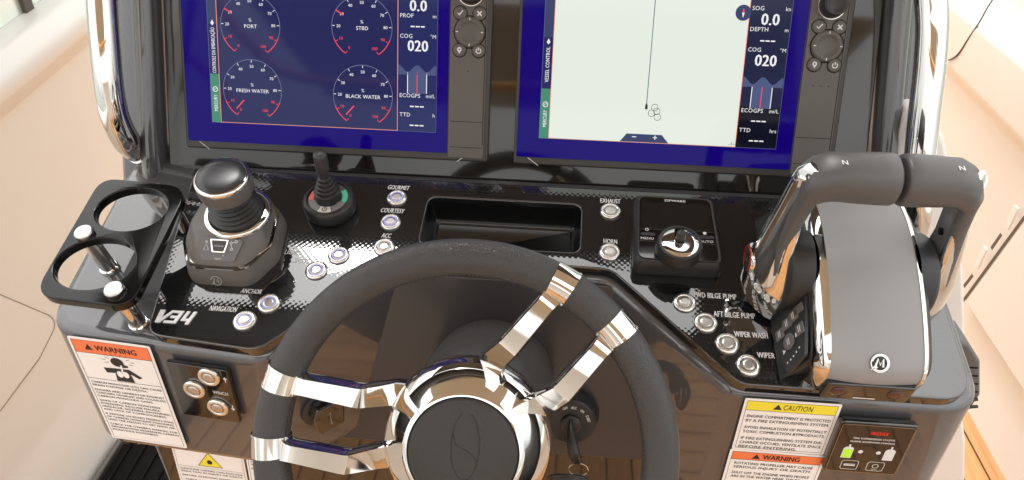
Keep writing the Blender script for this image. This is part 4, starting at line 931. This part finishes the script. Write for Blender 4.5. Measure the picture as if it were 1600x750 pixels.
# ================================================================== CUP HOLDER
HP = .0500
top = lambda *c: D.at(*c, HP)
r = thing('cup_holder', 'black double cup holder ring plate on steel posts over the left shelf', 'cup holder')
outl = rp([top(158, 277), top(296, 291), top(203, 481), top(50, 462)], [.022, .034, .024, .030], 10)
def ell(pl, pr, pt, pb):
    l, r_, t, b_ = top(*pl), top(*pr), top(*pt), top(*pb); cx, cy = (l[0]+r_[0])/2, (t[1]+b_[1])/2
    return circle(cx, cy, (r_[0]-l[0])/2, 44, (t[1]-b_[1])/2)
h1 = ell((144, 336), (265, 318), (208, 293), (200, 361)); h2 = ell((80, 420), (215, 402), (155, 371), (140, 453))
MB(D.mat).plate(outl, HP-.012, HP, .0016, holes=[h1, h2]).build('ring_plate', 'ring_black', r, world=True)
for pc in ((130, 362), (177, 451)):
    a, b_ = D.at(*pc, HP+.005); T_ = D.M(a, b_, 0)
    ps = MB(T_).lathe([(.0092, -.016), (.0092, HP-.012)], 28).build('post', 'chrome', r, world=True, smooth=40)
    MB(T_).lathe([(.0108, -.0165), (.0112, -.0120), (.0098, -.0110)], 28).build('foot', 'chrome', ps, world=True)
    MB(T_).lathe([(.0098, HP), (.0105, HP+.0012), (.0105, HP+.0048), (.0092, HP+.0062), (.0003, HP+.0064)], 32, cap0=False).build('cap', 'steel_cap', ps, world=True, smooth=40)
T_ = D.M(-.487, -.070, 0); MB(T_).lathe([(.0092, -.016), (.0092, HP-.012)], 28).build('post', 'chrome', r, world=True, smooth=40)

# ================================================================== GRAB RAILS
def spline(pts, n=10):
    out = []
    for i in range(len(pts)-1):
        p0, p1, p2, p3 = [Vec(pts[min(max(j, 0), len(pts)-1)]) for j in (i-1, i, i+1, i+2)]
        for q in range(n):
            t = q/n; out.append(.5*((2*p1)+(p2-p0)*t+(2*p0-5*p1+4*p2-p3)*t*t+(3*p1-p0-3*p2+p3)*t**3))
    out.append(Vec(pts[-1])); return out
def rail(label, px):
    r = thing('grab_rail', label, 'grab rail', group=None)
    P = []
    for x_, y_, h in px:
        a, b_ = S.at(x_, y_, h); P.append(S.P(a, b_, h))
    pth = spline(P, 8); n = len(pth)
    rad = [.0175 if i < n-9 else .0175-.0075*((i-(n-9))/8)**1.5 for i in range(n)]
    MB().tube(pth, rad, 28, up=tuple(S.u)).build('tube', 'chrome', r, world=True, smooth=70)
    e = pth[-1]; MB(Frame(e, S.u, S.v).mat).lathe([(.016, -.012), (.016, -.004), (.011, .002)], 24).build('foot', 'chrome', r, world=True)
    return r
rail('chrome grab rail beside the left chart plotter', [(158, -170, .06), (157, -80, .065), (159, 0, .065), (164, 70, .065), (171, 140, .062), (181, 185, .052), (197, 219, .034), (213, 243, .004)])
rail('chrome grab rail rising behind the throttle grips', [(1440, -170, .055), (1450, -60, .055), (1455, 10, .058), (1456, 50, .06), (1452, 110, .06), (1444, 180, .058), (1436, 260, .055), (1432, 330, .045), (1428, 390, .004)])

# ================================================================== STEERING WHEEL
RM, r0 = .172, .0162
r = thing('steering_wheel', 'black leather steering wheel with polished double spokes and round hub', 'steering wheel', W.mat)
def torus(R_, rr, a0, a1, n, m=22, full=False):
    rings = []
    for q in range(n if full else n+1):
        a = a0+(a1-a0)*q/n
        rings.append([((R_+rr*math.cos(2*PI*k/m))*math.cos(a), (R_+rr*math.cos(2*PI*k/m))*math.sin(a), rr*math.sin(2*PI*k/m)) for k in range(m)])
    return rings
SP = [math.radians(d) for d in (171.5, 53.0, 292.0)]
dA = math.asin(.0300/RM)
MB().loft(torus(RM, r0, 0, 2*PI, 160, full=True), closed=True).build('rim', 'leather', r, smooth=80)
st = MB()
for q in range(260):
    a = 2*PI*q/260; st.box(-.0011, -.0003, -.0003, .0011, .0003, .0003, 0, M=Matrix.Rotation(a, 4, 'Z') @ Matrix.Translation((RM-r0*.93, 0, r0*.38)) @ Matrix.Rotation(PI/2, 4, 'Z')) if q % 1 == 0 else None
st.build('stitching', 'thread', r, smooth=0)
for A in SP:
    for s_ in (-1, 1):
        a = A+s_*dA; hw = .0098/RM
        cb = MB().loft(torus(RM, r0+.0008, a-hw, a+hw, 6)).build('collar', 'chrome', r, smooth=50)
        MB().loft(torus(RM, r0+.0015, a-hw, a-hw+.0022/RM, 2)).build('edge_band', 'chrome', cb, smooth=50)
        # spoke bar: offset sideways from the radial direction
        off_ = s_*.0300; T_ = Matrix.Rotation(A, 4, 'Z')
        xo = math.sqrt(RM**2-off_**2)
        secs = [(xo-.010, .0115, .010, .000), (xo-.017, .0098, .0085, .0052), (xo-.022, .0094, .0080, .0062), (.102, .0106, .0085, .0030), (.097, .0108, .0085, .0016), (.074, .0125, .0090, -.0330), (.060, .0125, .0090, -.0430)]
        rings = []
        for x_, hw_, ht_, z_ in secs:
            ch = .0022
            rings.append([(x_, off_*(1 if x_ > .07 else .96)+y_, z_+zz_) for y_, zz_ in ((-hw_, -ht_), (hw_, -ht_), (hw_, ht_*.3), (hw_-ch, ht_), (-hw_+ch, ht_), (-hw_, ht_*.3))])
        MB().loft(rings, M=T_).build('spoke', 'chrome', r, smooth=25)
hub = MB().lathe([(.052, -.085), (.058, -.080), (.0655, -.062), (.0690, -.054), (.0750, -.058), (.0770, -.050), (.0782, -.041), (.0782, -.034), (.0770, -.0275), (.0745, -.0215), (.0705, -.0160), (.0650, -.0105), (.0590, -.0055), (.0545, -.0012), (.0528, .0003), (.0500, .0010), (.0488, -.0010)], 96, cap0=True, cap1=False).build('hub', 'chrome', r, smooth=28)
pad = MB().lathe([(.0488, -.0030), (.0485, .0002), (.0465, .0018), (.0300, .0030), (.0003, .0034)], 64, cap0=False).build('hub_pad', 'pad', r, smooth=70)
lg = MB()
ex, ey = .0125, .0300; ox, oy = .0020, .0065
lg.tube([(ox+ex*math.cos(a), oy+ey*math.sin(a), .0032) for a in [math.radians(70-320*q/44) for q in range(45)]], .00055, 6)
lg.tube(spline([(ox-ex*.86, oy+.010, .0033), (ox-.008, oy+.001, .0034), (ox+.002, oy-.004, .0034), (ox+.0085, oy-.0095, .0033), (ox+ex*.97, oy-.017, .0032)], 8), .00055, 6)
mat('emboss', (.028, .026, .025), .38)
lg.build('emblem', 'emboss', pad, smooth=60)
# column behind the wheel stays on the console
col = MB(W.mat); col.lathe([(.046, -.082), (.054, -.090), (.0565, -.100), (.0575, -.112), (.0600, -.116), (.0640, -.122), (.0690, -.135), (.0730, -.150), (.0745, -.170), (.0770, -.176), (.0780, -.34)], 64)
col.build('steering_column', 'column', console, world=True, smooth=40)

# ================================================================== IGNITION
kx_, ky_ = RP.at(892, 660, .024)
r = thing('ignition_switch', 'round black ignition switch marked OFF ACC ON START on the recessed panel', 'switch', RP.M(kx_, ky_, 0))
MB().lathe([(.0345, 0), (.0345, .010), (.0320, .014), (.0315, .0225), (.0290, .0250), (.0003, .0256)], 56, cap0=False).build('body', 'matte_dark', r, smooth=40)
MB().lathe([(.0352, .0), (.0358, .005), (.0340, .011), (.0326, .0112)], 56, cap0=False, cap1=False).build('seal_ring', 'rubber', r, smooth=40)
MB().lathe([(.0125, .0250), (.0125, .0300), (.0105, .0315), (.0003, .0315)], 32, cap0=False).build('key_barrel', 'rubber', r, smooth=40)
k_ = MB()
for t, a, w_ in (('OFF', 112, .0065), ('ACC', 84, .0068), ('ON', 55, .0050), ('START', 22, .0100)):
    t_ = math.radians(a); k_.text(t, .0225*math.cos(t_), .0225*math.sin(t_), .0036, w_, bold=.03, rot=t_-PI/2, z=.0260)
k_.build('captions', 'print', r, smooth=0)
r = thing('ignition_key', 'black ignition key with wire ring hanging from the ignition switch', 'key', RP.M(kx_, ky_, .0318))
MB().loft([sect((0, 0, 0), (1, 0, 0), (0, 1, 0), .0030, .0095), sect((0, -.004, .010), (1, 0, 0), (0, 1, 0), .0042, .0110), sect((.002, -.014, .018), (1, 0, 0), (0, 1, .5), .0062, .0120), sect((.006, -.028, .022), (1, 0, 0), (0, 1, 1), .0072, .0120), sect((.010, -.040, .020), (1, 0, 0), (0, .6, 1), .0050, .008)]).build('key_bow', 'rubber', r, smooth=50)
MB().tube([(.012+.0120*math.cos(a), -.047+.0120*math.sin(a), .022+.004*math.sin(a)) for a in [2*PI*q/28 for q in range(28)]], .0009, 6, closed=True).build('wire_ring', 'steel', r, smooth=60)
fb = MB(); c0 = (.001, -.060, .026)
for q, rr in enumerate((.024, .0195, .015, .0105)): fb.tube([(c0[0]+rr*math.cos(a), c0[1]+.55*rr*math.sin(a), c0[2]+.4*rr*math.sin(a)+.0022*q) for a in [2*PI*k/32 for k in range(32)]], .0021, 8, closed=True)
fb.build('coiled_fob', 'rubber', r, smooth=60)

# ================================================================== USB SOCKET on the slanted side of the recess
dgv = Vec((D.P(-.182, -.130).x-D.P(-.318, -.270).x, D.P(-.182, -.130).y-D.P(-.318, -.270).y, 0))
DG = Frame(D.P(-.318, -.270, -.031), dgv, (0, 0, 1))
ux, uy = DG.at(508, 642, .010)
r = thing('usb_socket', 'black covered USB socket on the slanted wall left of the wheel hub', 'socket', DG.M(ux, uy, 0))
MB().lathe([(.0270, 0), (.0270, .004), (.0240, .0065), (.0003, .0065)], 40, cap0=False).build('flange', 'matte_dark', r, smooth=40)
cv = MB().plate(rp([(-.0175, -.021), (.0175, -.021), (.0205, .006), (.0145, .021), (-.0145, .021), (-.0205, .006)], .004), .006, .024, .003).build('cover', 'gloss', r)
k_ = MB(); k_.stroke([(0, -.009), (0, .008)], .0011, .0243); k_.poly([(-.0018, .007), (.0018, .007), (0, .0105)], .0244); k_.poly(circle(0, -.010, .0016, 10), .0244)
k_.build('usb_symbol', 'print_dim', cv, smooth=0)

# ================================================================== RIBBED GRIP at the right flank
GF = Frame((0, .715, CH), (1, 0, 0), (0, 0, 1))
c_ = [GF.at(*p) for p in ((1489, 527), (1516, 540), (1533, 566), (1533, 618), (1512, 648), (1484, 646), (1490, 600))]
r = thing('ribbed_grip', 'dark grey ribbed plastic grip on the right flank of the console', 'grip')
MB(GF.mat).plate(rp(c_, .010), -.05, 0, .005).build('body', 'grip_grey', r, world=True)
for q in range(4):
    a = GF.at(1513, 574+q*12.5, 0); b_ = GF.at(1528, 575+q*12.5, 0)
    MB(GF.mat).plate(rp([(a[0], a[1]-.0012), (b_[0], b_[1]-.0012), (b_[0], b_[1]+.0012), (a[0], a[1]+.0012)], .0006, 2), -.001, .0004, 0).build('groove', 'void', r, world=True)
for y_ in (626, 637):
    a = GF.at(1494, y_, 0); b_ = GF.at(1527, y_-3, 0); MB(GF.mat).tube([(a[0], a[1], .001), (b_[0], b_[1], .001)], .0022, 8).build('rib', 'matte_dark', r, world=True, smooth=60)

# ================================================================== HULL FITTINGS
RW = Frame((XR-.004, 0, 0), (0, -1, 0), (0, 0, 1))             # right hull side, seen from inside
def strip(mb, pts, wd, h): mb.stroke(pts, wd, h)
cs = [RW.at(*p) for p in ((1612, 330), (1509, 468), (1640, 640), (1760, 480))]
r = thing('side_door', 'cream hull door with a dark seam on the right side of the boat', 'door')
y_a, y_b = cs[0], cs[1]
MB(RW.mat).plate(rp([y_b, (y_b[0]+.55, y_b[1]), (y_a[0]+.50, y_a[1]+.06), (y_a[0]+.0, y_a[1]+.06)], .02), -.01, .006, .003).build('leaf', 'cream_pale', r, world=True)
k_ = MB(RW.mat); k_.stroke([RW.at(1606, 338), RW.at(1509, 470)], .011, .0070); k_.build('seam', 'slot', r, world=True, smooth=0)
for pa, pb in (((1553, 389), (1569, 366)), ((1510, 448), (1524, 430))):
    k_ = MB(RW.mat); k_.stroke([RW.at(*pa), RW.at(*pb)], .012, .0072); k_.build('hinge_slot', 'slot', r, world=True, smooth=0)
for pc in ((1585, 340), (1537, 402)):
    c = RW.at(*pc); MB(RW.mat).plate(rp([(c[0]-.012, c[1]-.035), (c[0]+.012, c[1]-.035), (c[0]+.012, c[1]+.035), (c[0]-.012, c[1]+.035)], .008), .004, .010, .002).build('hinge', 'cream_pale', r, world=True)
# thin dark cord hanging over the right coaming
pc = [RW.at(*p, .03) for p in ((1590, -50), (1550, 1), (1530, 35), (1512, 62), (1499, 82), (1489, 91), (1482, 94))]
r = MB().tube(spline([RW.P(a, b_, .03) for a, b_ in pc], 6), .0022, 8).build('cord', 'slot'); set_props(r, 'thin dark cord lying over the cream coaming on the right', 'cord')
# locker hatch on the left hull side
LWn = Vec((.06-.0, 0, 0))
LWF = Frame((XL-.06, 0, .20), (0, 1, 0), ((-1.30-(XL-.06)), 0, .66))
r = thing('locker_hatch', 'cream locker hatch with a thin seam low on the left hull side', 'hatch')
hp = [LWF.at(*p) for p in ((-60, 715), (0, 640), (60, 560), (90, 500), (-100, 420), (-260, 600))]
k_ = MB(LWF.mat); k_.plate(rp(hp, .03), -.004, .003, .0025); k_.build('leaf', 'cream', r, world=True)
k_ = MB(LWF.mat); k_.stroke(rp(inset(hp, -.002), .03), .0028, .0012, True); k_.build('seam', 'seam', r, world=True, smooth=0)
# dark locker tray beside the console foot
tp = [GR.at(*p, .03) for p in ((192, 690), (148, 760), (300, 790), (300, 690))]
r = thing('foot_grating', 'black slatted foot grating beside the console base', 'grating')
MB().plate(tp, .008, .022, .002).build('tray', 'void', r)
e0, e1 = Vec(tp[0]), Vec(tp[1])
MB().tube([(e0.x-.01, e0.y+.02, .03), (e1.x-.01, e1.y-.02, .03)], .008, 8).build('edge_trim', 'taupe', r, smooth=50)
for q in range(4):
    o_ = (Vec(tp[3])-e0)*(.12+.22*q); MB().tube([(e0.x+o_.x, e0.y+o_.y, .026), (e1.x+o_.x, e1.y+o_.y, .026)], .005, 8).build('slat', 'void', r, smooth=50)
# side windows above the coamings
def side_window(label, x_, sg, zb, post):
    r = thing('side_window', label, 'window')
    MB().box(x_-.004, .9, zb, x_+.004, 4.0, zb+.55, .001).build('pane', 'window_glass', r)
    MB().box(x_-.012, .9, zb-.02, x_+.012, 4.0, zb+.012, .003).build('sill_rail', 'white_gel', r)
    MB().box(x_-.014, post, zb, x_+.014, post+.035, zb+.55, .003).build('post', 'slot', r)
side_window('pale tinted side window with a dark post above the left coaming', -1.36, -1, .985, 1.72)
side_window('pale side window above the right coaming', XR+.06, 1, .955, 3.2)
